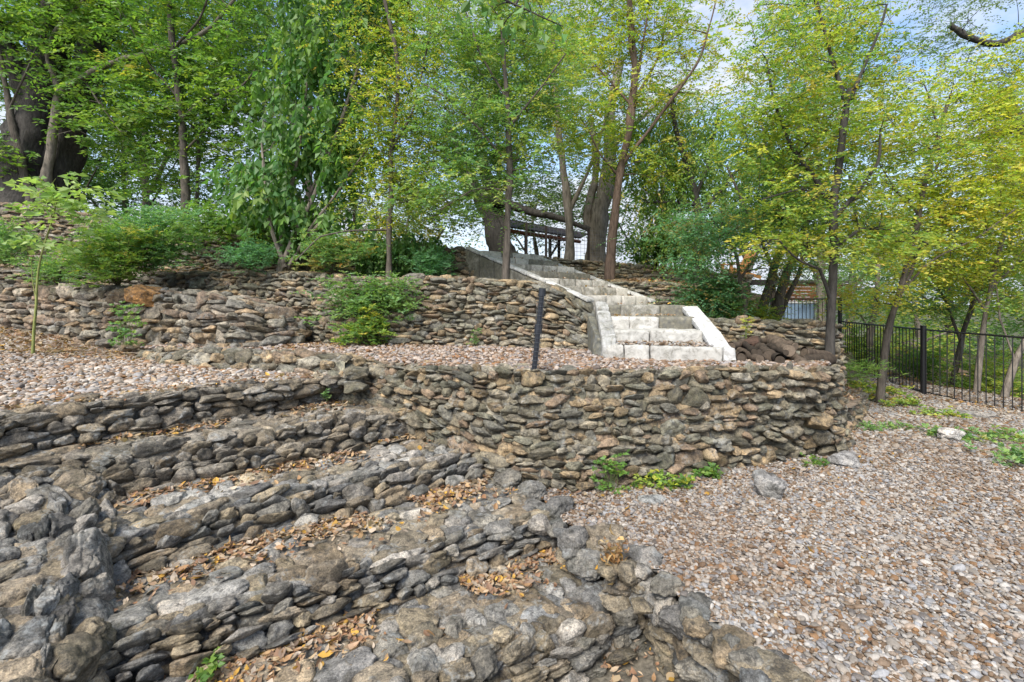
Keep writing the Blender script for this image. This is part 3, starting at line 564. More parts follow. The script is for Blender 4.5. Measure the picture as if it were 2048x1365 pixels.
# terrace 2 behind second wall
def z_t2(x, y): return np.interp(x, [-12, -4, -2, 0, .6, 1.2], [2.16, 2.14, 2.03, 1.98, 1.9, 1.6]) + .12 * sst(-3, -6, x) * sst(9.2, 10.6, y) + .06 * sst(7.6, 9, y) + .03 * vnoise(np.stack([x, y, x * 0], 1) * 2, 9)
ground('soil_terrace', None, [(-14, 10.7), (-10.6, 10.25), (-7.7, 9.95), (-6.1, 9.5), (-5.0, 9.15), (-3.7, 8.65), (-2.85, 8.25), (-2.1, 8.0), (-1.25, 7.7), (.0, 7.4), (.75, 7.2), (.95, 7.0), (1.02, 6.9), (.95, 7.1), (-.75, 9.05), (-.85, 9.4), (-1.6, 9.9), (-5.2, 10.7), (-10, 11.6), (-14, 12.2)], z_t2, .1, C4((.13, .095, .06), 0.), M['ground'])
ground('planting_bed', None, [(-12, 9.4), (-9.4, 9.05), (-7.4, 8.3), (-5.3, 7.8), (-4.4, 7.4), (-3.8, 7.5), (-3.45, 7.85), (-3.5, 8.35), (-5.0, 8.9), (-6.1, 9.2), (-7.7, 9.7), (-12, 10.2)], lambda x, y: np.interp(x, [-6, -4.7, -3.9, -3.4], [1.84, 1.7, 1.5, 1.3]) + .04 * vnoise(np.stack([x, y, x * 0], 1) * 3, 9), .08, C4((.16, .11, .07), 0.), M['ground'])
# hill top
def z_hill(x, y):
    a = np.interp(x, [-13, -11.5, -9.9, -8.7, -7.2, -5.2, -3.4, -1.6, -.8, .5, 3, 6, 9], [3.97, 3.92, 3.6, 3.38, 3.15, 3.0, 2.87, 2.7, 2.58, 2.55, 2.45, 2.25, 1.8])
    return a + .05 * vnoise(np.stack([x, y, x * 0], 1) * .9, 5) - (a + .9) * sst(14, 40, y) - 2.6 * sst(3, 5.2, x) * sst(12.8, 18, y)
ground('hilltop_ground', None, [(-40, 14), (-14, 12.1), (-12.2, 11.95), (-9.85, 11.4), (-7.1, 10.95), (-5.1, 10.55), (-3.3, 10.15), (-1.6, 9.75), (-.9, 9.5), (-.6, 9.3), (.3, 10.3), (.6, 10.8), (4.8, 12.2), (5.1, 12.4), (5.3, 45), (-40, 45)], z_hill, .25, C4((.12, .1, .055), 0.), M['ground'])
ground('shelf_ground', None, [(1.35, 9.5), (2.3, 9.65), (4.3, 9.6), (5.0, 9.55), (6.2, 11.9), (5, 12.4), (.7, 10.9), (.68, 10.35), (1.15, 9.8)], lambda x, y: np.interp(x, [0, 1.2, 2, 3.2, 5, 8], [2.25, 2.1, 2.03, 1.98, 1.85, 1.3]) - 1.1 * sst(4.2, 5, x) * sst(11.3, 10.4, y) + .12 * sst(9.8, 11, y) + .03 * vnoise(np.stack([x, y, x * 0], 1) * 2, 9), .08, C4((.2, .14, .09), 0.), M['ground'])
def z_right(x, y):
    z = np.interp(x, [4.25, 4.8, 5.5, 7, 8], [1.3, .78, .5, .25, .08]); z = z + (.5 - z) * sst(7.2, 9.5, y) * sst(3.5, 4.9, x)
    return z + .2 * sst(8, 9.4, y) * sst(3.8, 3., x) + .03 * vnoise(np.stack([x, y, x * 0], 1) * 2, 19)
ground('planted_ground', None, [(2.75, 7.5), (3.05, 7.15), (3.55, 6.95), (3.95, 6.75), (4.25, 6.65), (4.4, 6.5), (5.1, 7.4), (6.2, 8.6), (7.5, 10.6), (8.1, 13), (8, 17), (5.6, 13), (5.2, 9.6), (1.6, 9.4), (2.55, 8)], z_right, .1, C4((.14, .1, .06), 0.), M['ground'])

# ------------------------------------------------------------------ pebbles (geometry nodes instances, uncountable gravel)
def pebble_nodes():
    g = bpy.data.node_groups.new('pebble_scatter', 'GeometryNodeTree')
    g.interface.new_socket('Geometry', in_out='INPUT', socket_type='NodeSocketGeometry'); g.interface.new_socket('Geometry', in_out='OUTPUT', socket_type='NodeSocketGeometry')
    gi = nd(g, 'NodeGroupInput'); go = nd(g, 'NodeGroupOutput'); l = g.links
    gt = nd(g, 'GeometryNodeGeometryToInstance'); prev = []
    for k in range(5):
        ic = nd(g, 'GeometryNodeMeshIcoSphere'); ic.inputs['Radius'].default_value = 1; ic.inputs['Subdivisions'].default_value = 3
        sp = nd(g, 'GeometryNodeSetPosition'); ps = nd(g, 'GeometryNodeInputPosition')
        va = nd(g, 'ShaderNodeVectorMath'); va.operation = 'ADD'; va.inputs[1].default_value = (k * 7.3, k * 3.1, 1)
        nz = nd(g, 'ShaderNodeTexNoise'); nz.inputs['Scale'].default_value = .75; nz.inputs['Detail'].default_value = 1
        vs_ = nd(g, 'ShaderNodeVectorMath'); vs_.operation = 'SUBTRACT'; vs_.inputs[1].default_value = (.5, .5, .5)
        vm = nd(g, 'ShaderNodeVectorMath'); vm.operation = 'SCALE'; vm.inputs['Scale'].default_value = .7
        l.new(ps.outputs[0], va.inputs[0]); l.new(va.outputs[0], nz.inputs['Vector']); l.new(nz.outputs['Color'], vs_.inputs[0]); l.new(vs_.outputs[0], vm.inputs[0])
        l.new(ic.outputs[0], sp.inputs['Geometry']); l.new(vm.outputs[0], sp.inputs['Offset'])
        ss = nd(g, 'GeometryNodeSetShadeSmooth'); l.new(sp.outputs[0], ss.inputs[0])
        sm = nd(g, 'GeometryNodeSetMaterial'); sm.inputs['Material'].default_value = M['pebble']; l.new(ss.outputs[0], sm.inputs[0]); l.new(sm.outputs[0], gt.inputs[0])
    ip = nd(g, 'GeometryNodeInstanceOnPoints'); ip.inputs['Pick Instance'].default_value = True
    def na(n, t):
        a = nd(g, 'GeometryNodeInputNamedAttribute'); a.data_type = t; a.inputs['Name'].default_value = n; return a.outputs[0]
    er = nd(g, 'FunctionNodeEulerToRotation'); l.new(na('rot', 'FLOAT_VECTOR'), er.inputs[0])
    l.new(gi.outputs[0], ip.inputs['Points']); l.new(gt.outputs[0], ip.inputs['Instance']); l.new(na('pick', 'INT'), ip.inputs['Instance Index'])
    l.new(er.outputs[0], ip.inputs['Rotation']); l.new(na('scl', 'FLOAT_VECTOR'), ip.inputs['Scale']); l.new(ip.outputs[0], go.inputs[0])
    return g
PG = pebble_nodes()
PEB = .5 * np.array([[.60, .56, .52], [.42, .38, .34], [.36, .35, .36], [.52, .42, .34], [.26, .18, .12], [.66, .63, .60], [.46, .47, .50], [.34, .25, .18], [.40, .24, .13], [.56, .50, .44], [.22, .2, .19]])
PW = np.array([.13, .11, .11, .11, .13, .12, .11, .1, .06, .09, .07])
def pebbles(name, label, x, y, zf, size, tint=1., dx=0, w=PW):
    n = len(x); z = zf(x, y) + rng.uniform(-.004, .016, n) * (size / .012)
    me = bpy.data.meshes.new(name); me.vertices.add(n); me.vertices.foreach_set('co', np.stack([x, y, z], 1).astype(np.float32).ravel())
    s = size * .93 * np.exp(rng.normal(0, .32, n)); sc = np.stack([s * rng.uniform(1., 1.5, n), s * rng.uniform(.75, 1.05, n), s * rng.uniform(.45, .85, n)], 1)
    ro = np.stack([rng.normal(0, .3, n), rng.normal(0, .3, n), rng.uniform(0, 6.28, n)], 1)
    br = np.clip(fbm(np.stack([x * 1.3, y * 1.3, x * 0], 1), 71, 3), -1, 1)[:, None] * .5; c = PEB[rng.choice(len(PEB), n, p=w / w.sum())] * rng.uniform(.78, 1.2, (n, 1)) * np.array(tint) * np.array([1.02, .985, .93]) * (1 - np.clip(br, 0, 1) * np.array([.25, .36, .45])); c = np.concatenate([c, np.ones((n, 1))], 1)
    for nm, t, arr in (('scl', 'FLOAT_VECTOR', sc), ('rot', 'FLOAT_VECTOR', ro)):
        a = me.attributes.new(nm, t, 'POINT'); a.data.foreach_set('vector', arr.astype(np.float32).ravel())
    a = me.attributes.new('pcol', 'FLOAT_COLOR', 'POINT'); a.data.foreach_set('color', c.astype(np.float32).ravel())
    a = me.attributes.new('pick', 'INT', 'POINT'); a.data.foreach_set('value', rng.integers(0, 5, n).astype(np.int32))
    me.materials.append(M['pebble']); o = bpy.data.objects.new(name, me); scn.collection.objects.link(o)
    md = o.modifiers.new('scatter', 'NODES'); md.node_group = PG; tag(o, label, None, None, 'stuff'); return o
def scatter(poly, dens):
    """dens(x,y) per m2"""
    xs = [p[0] for p in poly]; ys = [p[1] for p in poly]; mxd = 3400; A = (max(xs) - min(xs)) * (max(ys) - min(ys)); n = int(A * mxd)
    x = rng.uniform(min(xs), max(xs), n); y = rng.uniform(min(ys), max(ys), n); k = inpoly(x, y, poly) & (rng.random(n) * mxd < dens(x, y)); return x[k], y[k]
def vis(x, y, m=.35): return (np.abs(x) < 1.07 * y + m)
gp = [(.2, 4.3)] + border[1:9] + [(3, .4), (9, 7.2), (8.0, 11), (6.2, 8.8), (5.2, 6.9), (4.0, 5.8), (3.4, 5.2), (1.8, 4.7), (.8, 4.3)]
x, y = scatter(gp, lambda x, y: np.where(vis(x, y), np.interp(y, [1, 4, 9], [3400, 3100, 1700]), 0))
b_ = y < 5
pebbles('pebble_gravel', None, x[b_], y[b_], z_low, .0112)
pebbles('pebble_gravel', None, x[~b_], y[~b_], z_low, .015)
sp_ = [(3.9, 5.95), (4.1, 6.05), (5.0, 7.05), (5.9, 8.0), (5.2, 8.0), (4.3, 7.0), (3.9, 6.4)]
x, y = scatter(sp_, lambda x, y: np.full(len(x), 1700.)); pebbles('pebble_gravel', None, x, y, z_slope, .016, (1.1, 1.03, 1.0))
x, y = scatter(lp, lambda x, y: np.where(vis(x, y) & ~((x < -5.5) & (y > 7)), 1200, 0)); pebbles('pale_pebble_gravel', None, x, y, z_left, .019, (1.25, 1.2, 1.15))
tp_ = [(1.3, 5.86), (2.32, 5.56), (2.36, 5.98), (1.3, 6.16)]
x, y = scatter(tp_, lambda x, y: np.full(len(x), 1500.)); pebbles('pebble_gravel', None, x, y, lambda x, y: x * 0 + 1.155, .015)
x, y = scatter(up, lambda x, y: np.where(vis(x, y), 1000, 0)); pebbles('pale_pebble_gravel', None, x, y, z_up, .018, (1.12, 1.02, .97))

# ------------------------------------------------------------------ white limestone staircase
stair = group_empty('limestone_staircase', (1.8, 6.2, 1.0))
tag(stair, 'white limestone block staircase climbing back left from the gravel terrace', 'staircase')
def block(mb, c8, col, seed, res=.035, rough=.006, chip=.02):
    """rough cut block from 8 corners (bottom 4 ccw, top 4 ccw) with chipped edges"""
    c8 = np.asarray(c8, float)
    a = np.linalg.norm(c8[1] - c8[0]); b = np.linalg.norm(c8[3] - c8[0]); c = np.linalg.norm(c8[4] - c8[0])
    na, nb, nc = [max(3, int(q / res)) for q in (a, b, c)]
    def tl(u, v, w_):
        u, v, w_ = u[..., None], v[..., None], w_[..., None]
        return ((1 - u) * (1 - v) * c8[0] + u * (1 - v) * c8[1] + u * v * c8[2] + (1 - u) * v * c8[3]) * (1 - w_) + ((1 - u) * (1 - v) * c8[4] + u * (1 - v) * c8[5] + u * v * c8[6] + (1 - u) * v * c8[7]) * w_
    ctr = c8.mean(0)
    vs, fs, nn, al = [], [], 0, []
    for ax in range(3):
        for side in (0, 1):
            n1, n2 = [(nb, nc), (na, nc), (na, nb)][ax]
            A, B_ = np.meshgrid(np.linspace(0, 1, n1 + 1), np.linspace(0, 1, n2 + 1), indexing='ij'); A, B_ = A.ravel(), B_.ravel(); S_ = np.full_like(A, side)
            u, v, w_ = [(S_, A, B_), (A, S_, B_), (A, B_, S_)][ax]
            p = tl(u, v, w_)
            # distance to edges in metres
            du = np.minimum(u, 1 - u) * a; dv = np.minimum(v, 1 - v) * b; dw = np.minimum(w_, 1 - w_) * c
            dd = np.sort(np.stack([du, dv, dw]), axis=0)[1]; ed = np.clip(1 - dd / .03, 0, 1) ** 2
            nrm = p - ctr; nrm /= np.linalg.norm(nrm, axis=1, keepdims=True)
            q = p - nrm * (ed * chip * (.5 + .8 * np.abs(fbm(p * 9, seed, 2))))[:, None] + nrm * (rough * fbm(p * 12, seed + 5, 3))[:, None]
            ii = (np.arange(n1)[:, None] * (n2 + 1) + np.arange(n2)[None, :]).ravel(); f = np.stack([ii, ii + 1, ii + n2 + 2, ii + n2 + 1], 1)
            g0 = p[f[:, 0]]; fn = np.cross(p[f[:, 1]] - g0, p[f[:, 3]] - g0).sum(0)
            if fn @ (p.mean(0) - ctr) < 0: f = f[:, ::-1]
            vs.append(q); fs.append(f + nn); nn += len(q)
    mb.add(np.concatenate(vs), np.concatenate(fs), col)
def quadbox(p0, p1, back, z0, z1, drop=0):
    """front edge p0->p1 (xy), extruded by back vector"""
    p0, p1, bk = map(lambda q: np.array([q[0], q[1], 0.]), (p0, p1, back))
    lo = [p0, p1, p1 + bk, p0 + bk]; return [q + np.array([0, 0, z0]) for q in lo] + [q + np.array([0, 0, z1]) for q in lo]
def weather(v0, v1): return rnd.uniform(v0, v1)
zr = .155
# lower flight
fr = [((1.16, 5.84), (2.39, 5.43)), ((1.2, 6.22), (2.42, 6.02)), ((1.24, 6.6), (2.48, 6.5)), ((1.28, 6.96), (2.53, 6.96))]
for k, (a, b) in enumerate(fr):
    mb = MBld(); a, b = np.array(a), np.array(b); cuts = [[0, .15, .38, 1.0], [0, .46, 1], [0, .3, .62, 1], [0, .24, .7, 1]][k]
    nb = np.array([-(b - a)[1], (b - a)[0]]); nb = nb / np.linalg.norm(nb)
    z0, z1 = 1.0 + zr * k - .06, 1.0 + zr * (k + 1)
    for i in range(len(cuts) - 1):
        p, q = a + (b - a) * (cuts[i] + .001), a + (b - a) * (cuts[i + 1] - .001); off = nb * rnd.uniform(-.012, .012)
        wz = [[.02, .0, .02], [.0, .0], [.12, .1, .42], [.42, .25, .4]][k][i]
        col = np.array([.44, .425, .39]) * rnd.uniform(.9, 1.05) if k < 2 else np.array([.52, .50, .46])
        block(mb, quadbox(p + off, q + off, nb * .4, z0, z1 + rnd.uniform(-.004, .004)), [*col, wz], 300 + k * 9 + i, .022, .011 if k < 2 else .007)
    mb.out('step', M['cut'], stair)
# upper flight
hd = np.array([-.66, .75]); hd /= np.linalg.norm(hd); ed = np.array([.75, .66]); ed /= np.linalg.norm(ed); LS = np.array([1.17, 6.93]); WD = 1.62
tr, zr2 = .41, .142; zl = 1.0 + 4 * zr
mb = MBld(); block(mb, quadbox((1.2, 7.3), (2.5, 7.3), (-.1, .9), zl - .2, zl - .01), (.5, .48, .45, .2), 350, .04); block(mb, quadbox((1.15, 7.0), (1.3, 7.0), (-.05, .5), zl - .2, zl - .012), (.5, .48, .45, .2), 351, .04)
mb.out('landing', M['cut'], stair)
for k in range(7):
    mb = MBld(); a = LS + hd * (.12 + tr * k); b = a + ed * WD; cuts = [0] + sorted([.25 + rnd.uniform(-.06, .08), .5 + rnd.uniform(-.06, .06), .75 + rnd.uniform(-.05, .08)]) + [1]
    for i in range(4):
        p, q = a + (b - a) * (cuts[i] + .001), a + (b - a) * (cuts[i + 1] - .001); off = hd * rnd.uniform(-.012, .012)
        block(mb, quadbox(p + off, q + off, hd * .44, zl + zr2 * k - .04, zl + zr2 * (k + 1) + rnd.uniform(-.004, .004)), [*(np.array([.56, .52, .46]) * rnd.uniform(.85, 1.1)), rnd.choice([.0, .1, .2, .32])], 400 + k * 9 + i, .04, .007)
    mb.out('step', M['cut'], stair)
# side walls of upper flight
def ramp_wall(name, s, dirv, length, z0, z1, wdt, side, bot, n, wz, capw=.02, r=.03):
    mb = MBld(); s = np.array(s)
    for i in range(n):
        t0, t1 = i / n, (i + 1) / n; p = s + dirv * length * t0 + dirv * .003; q = s + dirv * length * t1 - dirv * .003
        za, zb = z0 + (z1 - z0) * t0, z0 + (z1 - z0) * t1; sv = np.array(side) * wdt
        def v3(xy, z): return np.array([xy[0], xy[1], z])
        b0, b1 = (bot(t0), bot(t1)) if callable(bot) else (bot, bot)
        c8 = [v3(p, b0), v3(q, b1), v3(q + sv, b1), v3(p + sv, b0), v3(p, za - .05), v3(q, zb - .05), v3(q + sv, zb - .05), v3(p + sv, za - .05)]
        block(mb, c8, [*((np.array([.42, .39, .34]) * rnd.uniform(.8, 1.1)) if rnd.random() > .2 else np.array([.36, .22, .1])), wz + rnd.uniform(-.05, .12)], 500 + i, .05, .006)
        sv2 = np.array(side) * capw
        c8 = [v3(p - sv2, za - .045), v3(q - sv2, zb - .045), v3(q + sv + sv2, zb - .045), v3(p + sv + sv2, za - .045), v3(p - sv2, za), v3(q - sv2, zb), v3(q + sv + sv2, zb), v3(p + sv + sv2, za)]
        block(mb, c8, [*(np.array([.52, .51, .49]) * rnd.uniform(.9, 1.1)), .1], 520 + i, .04, .004)
    return mb.out(name, M['cut'], stair)
rise = 7 * zr2
ramp_wall('side_wall', LS - ed * .1 + hd * .0, hd, 3.0, zl + .09, zl + rise + .1, .12, ed, lambda t: 1.35 + .75 * t, 7, .3)
ramp_wall('side_wall', LS + ed * WD + hd * .05, hd, 3.0, zl + .07, zl + rise + .08, .13, ed, lambda t: 1.3 + .75 * t, 7, .1)
# lower left cheek
mb = MBld()
for i, (ya, yb, za, zb) in enumerate([(5.84, 6.1, 1.15, 1.28), (6.1, 6.45, 1.31, 1.42), (6.45, 6.75, 1.46, 1.56), (6.75, 7.05, 1.6, 1.68)]):
    xa = lambda y: 1.14 + (y - 5.86) * .09
    c8 = [(xa(ya) - .05, ya, .9), (xa(ya) + .14, ya, .9), (xa(yb) + .14, yb, .9), (xa(yb) - .05, yb, .9), (xa(ya) - .03, ya + .02, za), (xa(ya) + .15, ya + .02, za), (xa(yb) + .15, yb - .01, zb), (xa(yb) - .03, yb - .01, zb)]
    block(mb, c8, [*(np.array([.44, .435, .42]) * rnd.uniform(.9, 1.05)), .14], 540 + i, .03, .012)
mb.out('side_wall', M['cut'], stair)
# mortar skin left of the cheek
mb = MBld(); block(mb, [(1.02, 6.05, .9), (1.12, 5.95, .9), (1.19, 7.1, .9), (1.04, 7.1, .9), (1.06, 6.2, 1.28), (1.12, 6.05, 1.2), (1.2, 7.05, 1.6), (1.06, 7.05, 1.62)], [.16, .17, .17, .25], 560, .03, .02); mb.out('mortar_face', M['cut'], stair)
# lower right cheek with thick white caps
mb = MBld()
pts = [(2.35, 5.6, 1.15), (2.41, 6.02, 1.3), (2.46, 6.5, 1.45), (2.5, 7.0, 1.61)]
for i in range(3):
    (x0, y0, z0), (x1, y1, z1) = pts[i], pts[i + 1]; wA = .17
    c8 = [(x0 - .02, y0, .95), (x0 + wA, y0 - .03, .95), (x1 + wA, y1 - .03, .95), (x1 - .02, y1, .95), (x0, y0, z0 - .06), (x0 + wA, y0 - .03, z0 - .06), (x1 + wA, y1 - .03, z1 - .06), (x1, y1, z1 - .06)]
    block(mb, c8, (.5, .48, .45, .22), 570 + i, .03, .006)
mb.out('side_wall', M['cut'], stair)
for i in range(3):
    (x0, y0, z0), (x1, y1, z1) = pts[i], pts[i + 1]; mb = MBld(); wA = .19
    e_ = .004
    c8 = [(x0 - .03, y0 + e_, z0 - .07), (x0 + wA, y0 - .03, z0 - .07), (x1 + wA, y1 - .03 - e_, z1 - .07), (x1 - .03, y1 - e_, z1 - .07), (x0 - .03, y0 + e_, z0), (x0 + wA, y0 - .03, z0), (x1 + wA, y1 - .03 - e_, z1), (x1 - .03, y1 - e_, z1)]
    block(mb, c8, (.5, .495, .48, -.06), 580 + i, .02, .002, .008); mb.out('capstone', M['cut'], stair)
mb = MBld(); block(mb, [(2.39, 5.41, .93), (2.53, 5.37, .93), (2.57, 5.66, .93), (2.42, 5.7, .93), (2.4, 5.42, 1.16), (2.51, 5.39, 1.16), (2.55, 5.66, 1.17), (2.42, 5.68, 1.17)], (.46, .455, .44, .05), 590, .02, .015); mb.out('end_block', M['cut'], stair)

# ------------------------------------------------------------------ tubes
def tube(mb, pts, rad, col, sides=7, cap=True, jit=0.):
    pts = np.asarray(pts, float); n = len(pts); rad = np.asarray(rad, float) if np.ndim(rad) else np.full(n, rad)
    T = np.gradient(pts, axis=0); T /= np.linalg.norm(T, axis=1, keepdims=True) + 1e-9
    up = np.array([0, 0, 1.]) if abs(T.mean(0)[2]) < .85 else np.array([0, 1., 0])
    A = np.cross(T, up); A /= np.linalg.norm(A, axis=1, keepdims=True) + 1e-9; B_ = np.cross(T, A)
    th = np.linspace(0, 2 * np.pi, sides, endpoint=False)
    ring = (np.cos(th)[None, :, None] * A[:, None] + np.sin(th)[None, :, None] * B_[:, None]) * rad[:, None, None]
    V_ = pts[:, None] + ring
    if jit: V_ = V_ + ring * (jit * fbm(np.concatenate([(V_ * np.array([6, 6, 2.]))], 0), 3, 3))[..., None]
    V_ = V_.reshape(-1, 3)
    i, j = np.meshgrid(np.arange(n - 1), np.arange(sides), indexing='ij'); i, j = i.ravel(), j.ravel(); j2 = (j + 1) % sides
    f = np.stack([i * sides + j, (i + 1) * sides + j, (i + 1) * sides + j2, i * sides + j2], 1)
    mb.add(V_, f[:, ::-1], col)
    if cap:
        for e, base in ((0, 0), (n - 1, (n - 1) * sides)):
            c = pts[e]; vv = np.concatenate([V_[base:base + sides], c[None]]); k = np.arange(sides); tri = np.stack([k, (k + 1) % sides, np.full(sides, sides)], 1)
            if e: pass
            else: tri = tri[:, ::-1]
            mb.add(vv, tri, col)
def smooth_pl(pts, n):
    p = resample(pts, n); return gsm(p, n / 14) if n > 14 else p
def boxv(mb, c, s, col, rz=0, ry=0, rx=0):
    v = np.array([[x, y, z] for z in (-1, 1) for y in (-1, 1) for x in (-1, 1)], float) * np.array(s) / 2
    v = v @ rotm(rx, ry, rz).T + np.array(c); mb.add(v, [[0, 2, 3, 1], [4, 5, 7, 6], [0, 1, 5, 4], [2, 6, 7, 3], [0, 4, 6, 2], [1, 3, 7, 5]], col)

# ------------------------------------------------------------------ black post wrapped in wire mesh
pb, pt = P(1068, 744, 4.78), P(1085, 578, 4.78)
pole = group_empty('fence_post', pb); tag(pole, 'single black post wrapped in black wire mesh standing on the long wall', 'post')
mb = MBld(); tube(mb, [pb - [0, 0, .1], pb, (pb + pt) / 2, pt], .028, (.012, .014, .02), 14); mb.out('post', M['metal'], pole)
mb = MBld(); tube(mb, [pt - (pt - pb) * .09, pt + [0, 0, .006]], .036, (.015, .017, .022), 14); mb.out('cap', M['metal'], pole)
mb = MBld(); mid = pb + (pt - pb) * .52; tube(mb, [mid - (pt - pb) * .05, mid + (pt - pb) * .05], .036, (.012, .014, .02), 14); mb.out('collar', M['metal'], pole)
mb = MBld()
for k in range(17):
    c = pb + (pt - pb) * (.03 + k * .054); a = np.linspace(0, 2 * np.pi, 16); r_ = .037
    tube(mb, np.stack([c[0] + r_ * np.cos(a), c[1] + r_ * np.sin(a), np.full(16, c[2])], 1), .0022, (.05, .055, .065), 4, False)
for a in np.linspace(0, 2 * np.pi, 7)[:-1]: tube(mb, [pb + [.037 * math.cos(a), .037 * math.sin(a), 0], pt - (pt - pb) * .06 + [.037 * math.cos(a), .037 * math.sin(a), 0]], .002, (.05, .055, .065), 4, False)
mb.out('wire_mesh', M['metal'], pole)

# ------------------------------------------------------------------ black metal fences
BLK = (.008, .008, .009)
def fence_run(name, label, pts, zt, hgt, posts, zb=None):
    """pts: xy list; posts: param list; zt top z per pt"""
    pts = np.array(pts, float); d = np.r_[0, np.cumsum(np.linalg.norm(np.diff(pts[:, :2], axis=0), axis=1))]
    f = lambda s: np.array([np.interp(s, d, pts[:, k]) for k in range(3)])
    e = group_empty(name, f(0) - [0, 0, hgt]); tag(e, label, 'fence')
    mb = MBld(); rl = [f(s) for s in np.linspace(0, d[-1], 12)]; tube(mb, rl, .016, BLK, 4); mb.out('top_rail', M['metal'], e, smooth=False)
    mb = MBld(); tube(mb, [p - [0, 0, hgt - .09] for p in rl], .014, BLK, 4); mb.out('bottom_rail', M['metal'], e, smooth=False)
    for s, hh in posts:
        mb = MBld(); p = f(s); tube(mb, [p - [0, 0, hgt + .25], p + [0, 0, hh]], .045, BLK, 14)
        tube(mb, [p + [0, 0, hh], p + [0, 0, hh + .014]], .05, BLK, 14); mb.out('post', M['metal'], e)
    s = .06; n = 0
    while s < d[-1]:
        if all(abs(s - q) > .05 for q, _ in posts):
            mb = MBld(); p = f(s); tube(mb, [p - [0, 0, hgt], p], .0105, BLK, 4, jit=0); mb.out('picket', M['metal'], e, smooth=False); n += 1
        s += .118
    return e
fa = [(8.2, 12., 1.16), (7.42, 8.66, 1.16), (7.68, 7.1, 1.13), (8.1, 5.2, 1.1)]
fence_run('metal_fence', 'black metal picket fence running along the right side of the lower gravel', fa, 0, 1.22, [(0, .58), (3.43, .06), (5.9, .06)])
fb_ = [(8.17, 12.05, 1.72), (6.95, 15.9, 1.72)]
fence_run('metal_fence', 'higher black picket fence section behind the firewood wall, beyond the tall post', fb_, 0, 1.22, [(1.95, .02), (3.95, .02)])

# ------------------------------------------------------------------ firewood
logc = {}
def log(a, b, r, label, split=False, dark=1., grp='logs in the firewood heap', seed=0):
    a, b = np.array(a, float), np.array(b, float); e = group_empty('log', (a + b) / 2 - [0, 0, r]); tag(e, label, 'log', grp)
    mb = MBld(); n = 9; pts = a[None] + (b - a)[None] * np.linspace(0, 1, n)[:, None] + np.stack([.012 * vnoise(np.stack([np.linspace(0, 2, n) + seed, np.full(n, k), np.zeros(n)], 1), 3) for k in range(3)], 1)
    tube(mb, pts, r * (1 + .09 * np.sin(np.arange(n) * 1.7 + seed)) * np.linspace(1.08, .9, n), np.array([.1, .075, .055]) * dark, 14, False, .45); mb.out('bark', M['bark'], e)
    for s, (c, dr) in enumerate(((a, a - b), (b, b - a))):
        dr = dr / np.linalg.norm(dr); mb = MBld(); tube(mb, [c - dr * .01, c + dr * .004], r * .97, np.array([.17, .13, .095]) * dark, 14); mb.out('cut_end', M['wood'], e, smooth=False)
def LP(px, py, d): return P(px, py, d)
base_lab = 'brown barked log in the firewood heap beside the white staircase'
specs = [((1490, 730, 6.0), (1530, 712, 6.3), .07), ((1462, 700, 5.9), (1500, 690, 6.3), .05), ((1500, 722, 5.6), (1545, 730, 5.75), .06), ((1455, 732, 5.5), (1500, 728, 5.9), .07), ((1515, 700, 6.0), (1540, 716, 5.5), .065),
         ((1480, 708, 5.9), (1520, 725, 5.4), .045), ((1560, 690, 6.0), (1590, 700, 5.8), .05), ((1490, 745, 5.5), (1560, 742, 5.6), .055), ((1545, 715, 5.8), (1580, 712, 6.1), .07), ((1600, 728, 5.9), (1660, 726, 6.2), .075),
         ((1610, 712, 6.1), (1655, 716, 6.2), .055), ((1500, 688, 6.2), (1540, 690, 6.35), .04), ((1460, 715, 5.6), (1482, 722, 5.4), .05)]
for i, (a, b, r) in enumerate(specs): log(LP(a[0], a[1] - 6, a[2]), LP(b[0], b[1] - 6, b[2]), r * 1.05, base_lab, dark=rnd.uniform(.45, .85), seed=i)
log(LP(1540, 680, 6.35), LP(1578, 702, 5.6), .07, 'thick barked log slanting down on top of the heap, round cut end facing the camera', seed=21)
log(LP(1585, 718, 6.1), LP(1608, 735, 5.2), .075, 'large log at the lower right of the heap with its round cut end facing forward', dark=1.1, seed=22)
log(LP(1510, 692, 6.1), LP(1560, 722, 5.35), .055, 'dark blackened log slanting across the middle of the firewood heap', dark=.35, seed=23)
log(LP(1548, 742, 5.2), LP(1500, 735, 5.4), .05, 'thin log lying on the gravel at the front of the firewood heap', dark=.9, seed=24)
for i in range(9):
    px = rnd.uniform(1485, 1560); py = rnd.uniform(690, 728); an = rnd.uniform(-.9, .9); l_ = rnd.uniform(22, 40)
    log(LP(px - l_ * math.cos(an) * .5, py - l_ * abs(math.sin(an)) * .5, 5.95), LP(px + l_ * math.cos(an) * .5, py + l_ * abs(math.sin(an)) * .5, 5.5), rnd.uniform(.022, .045), 'thin dark broken branch piece tangled in the front of the firewood heap', dark=rnd.uniform(.3, .7), grp='broken branch pieces in the firewood heap', seed=40 + i)
mb = MBld(); v, f = rockv(77, .16, .1, .03, 3); mb.add(v @ rotm(.2, -.35, .3).T + LP(1500, 684, 6.0), f, (.07, .042, .03)); o = mb.out('bark_slab', M['bark']); tag(o, 'curved dark slab of bark lying on top of the firewood heap', 'bark')

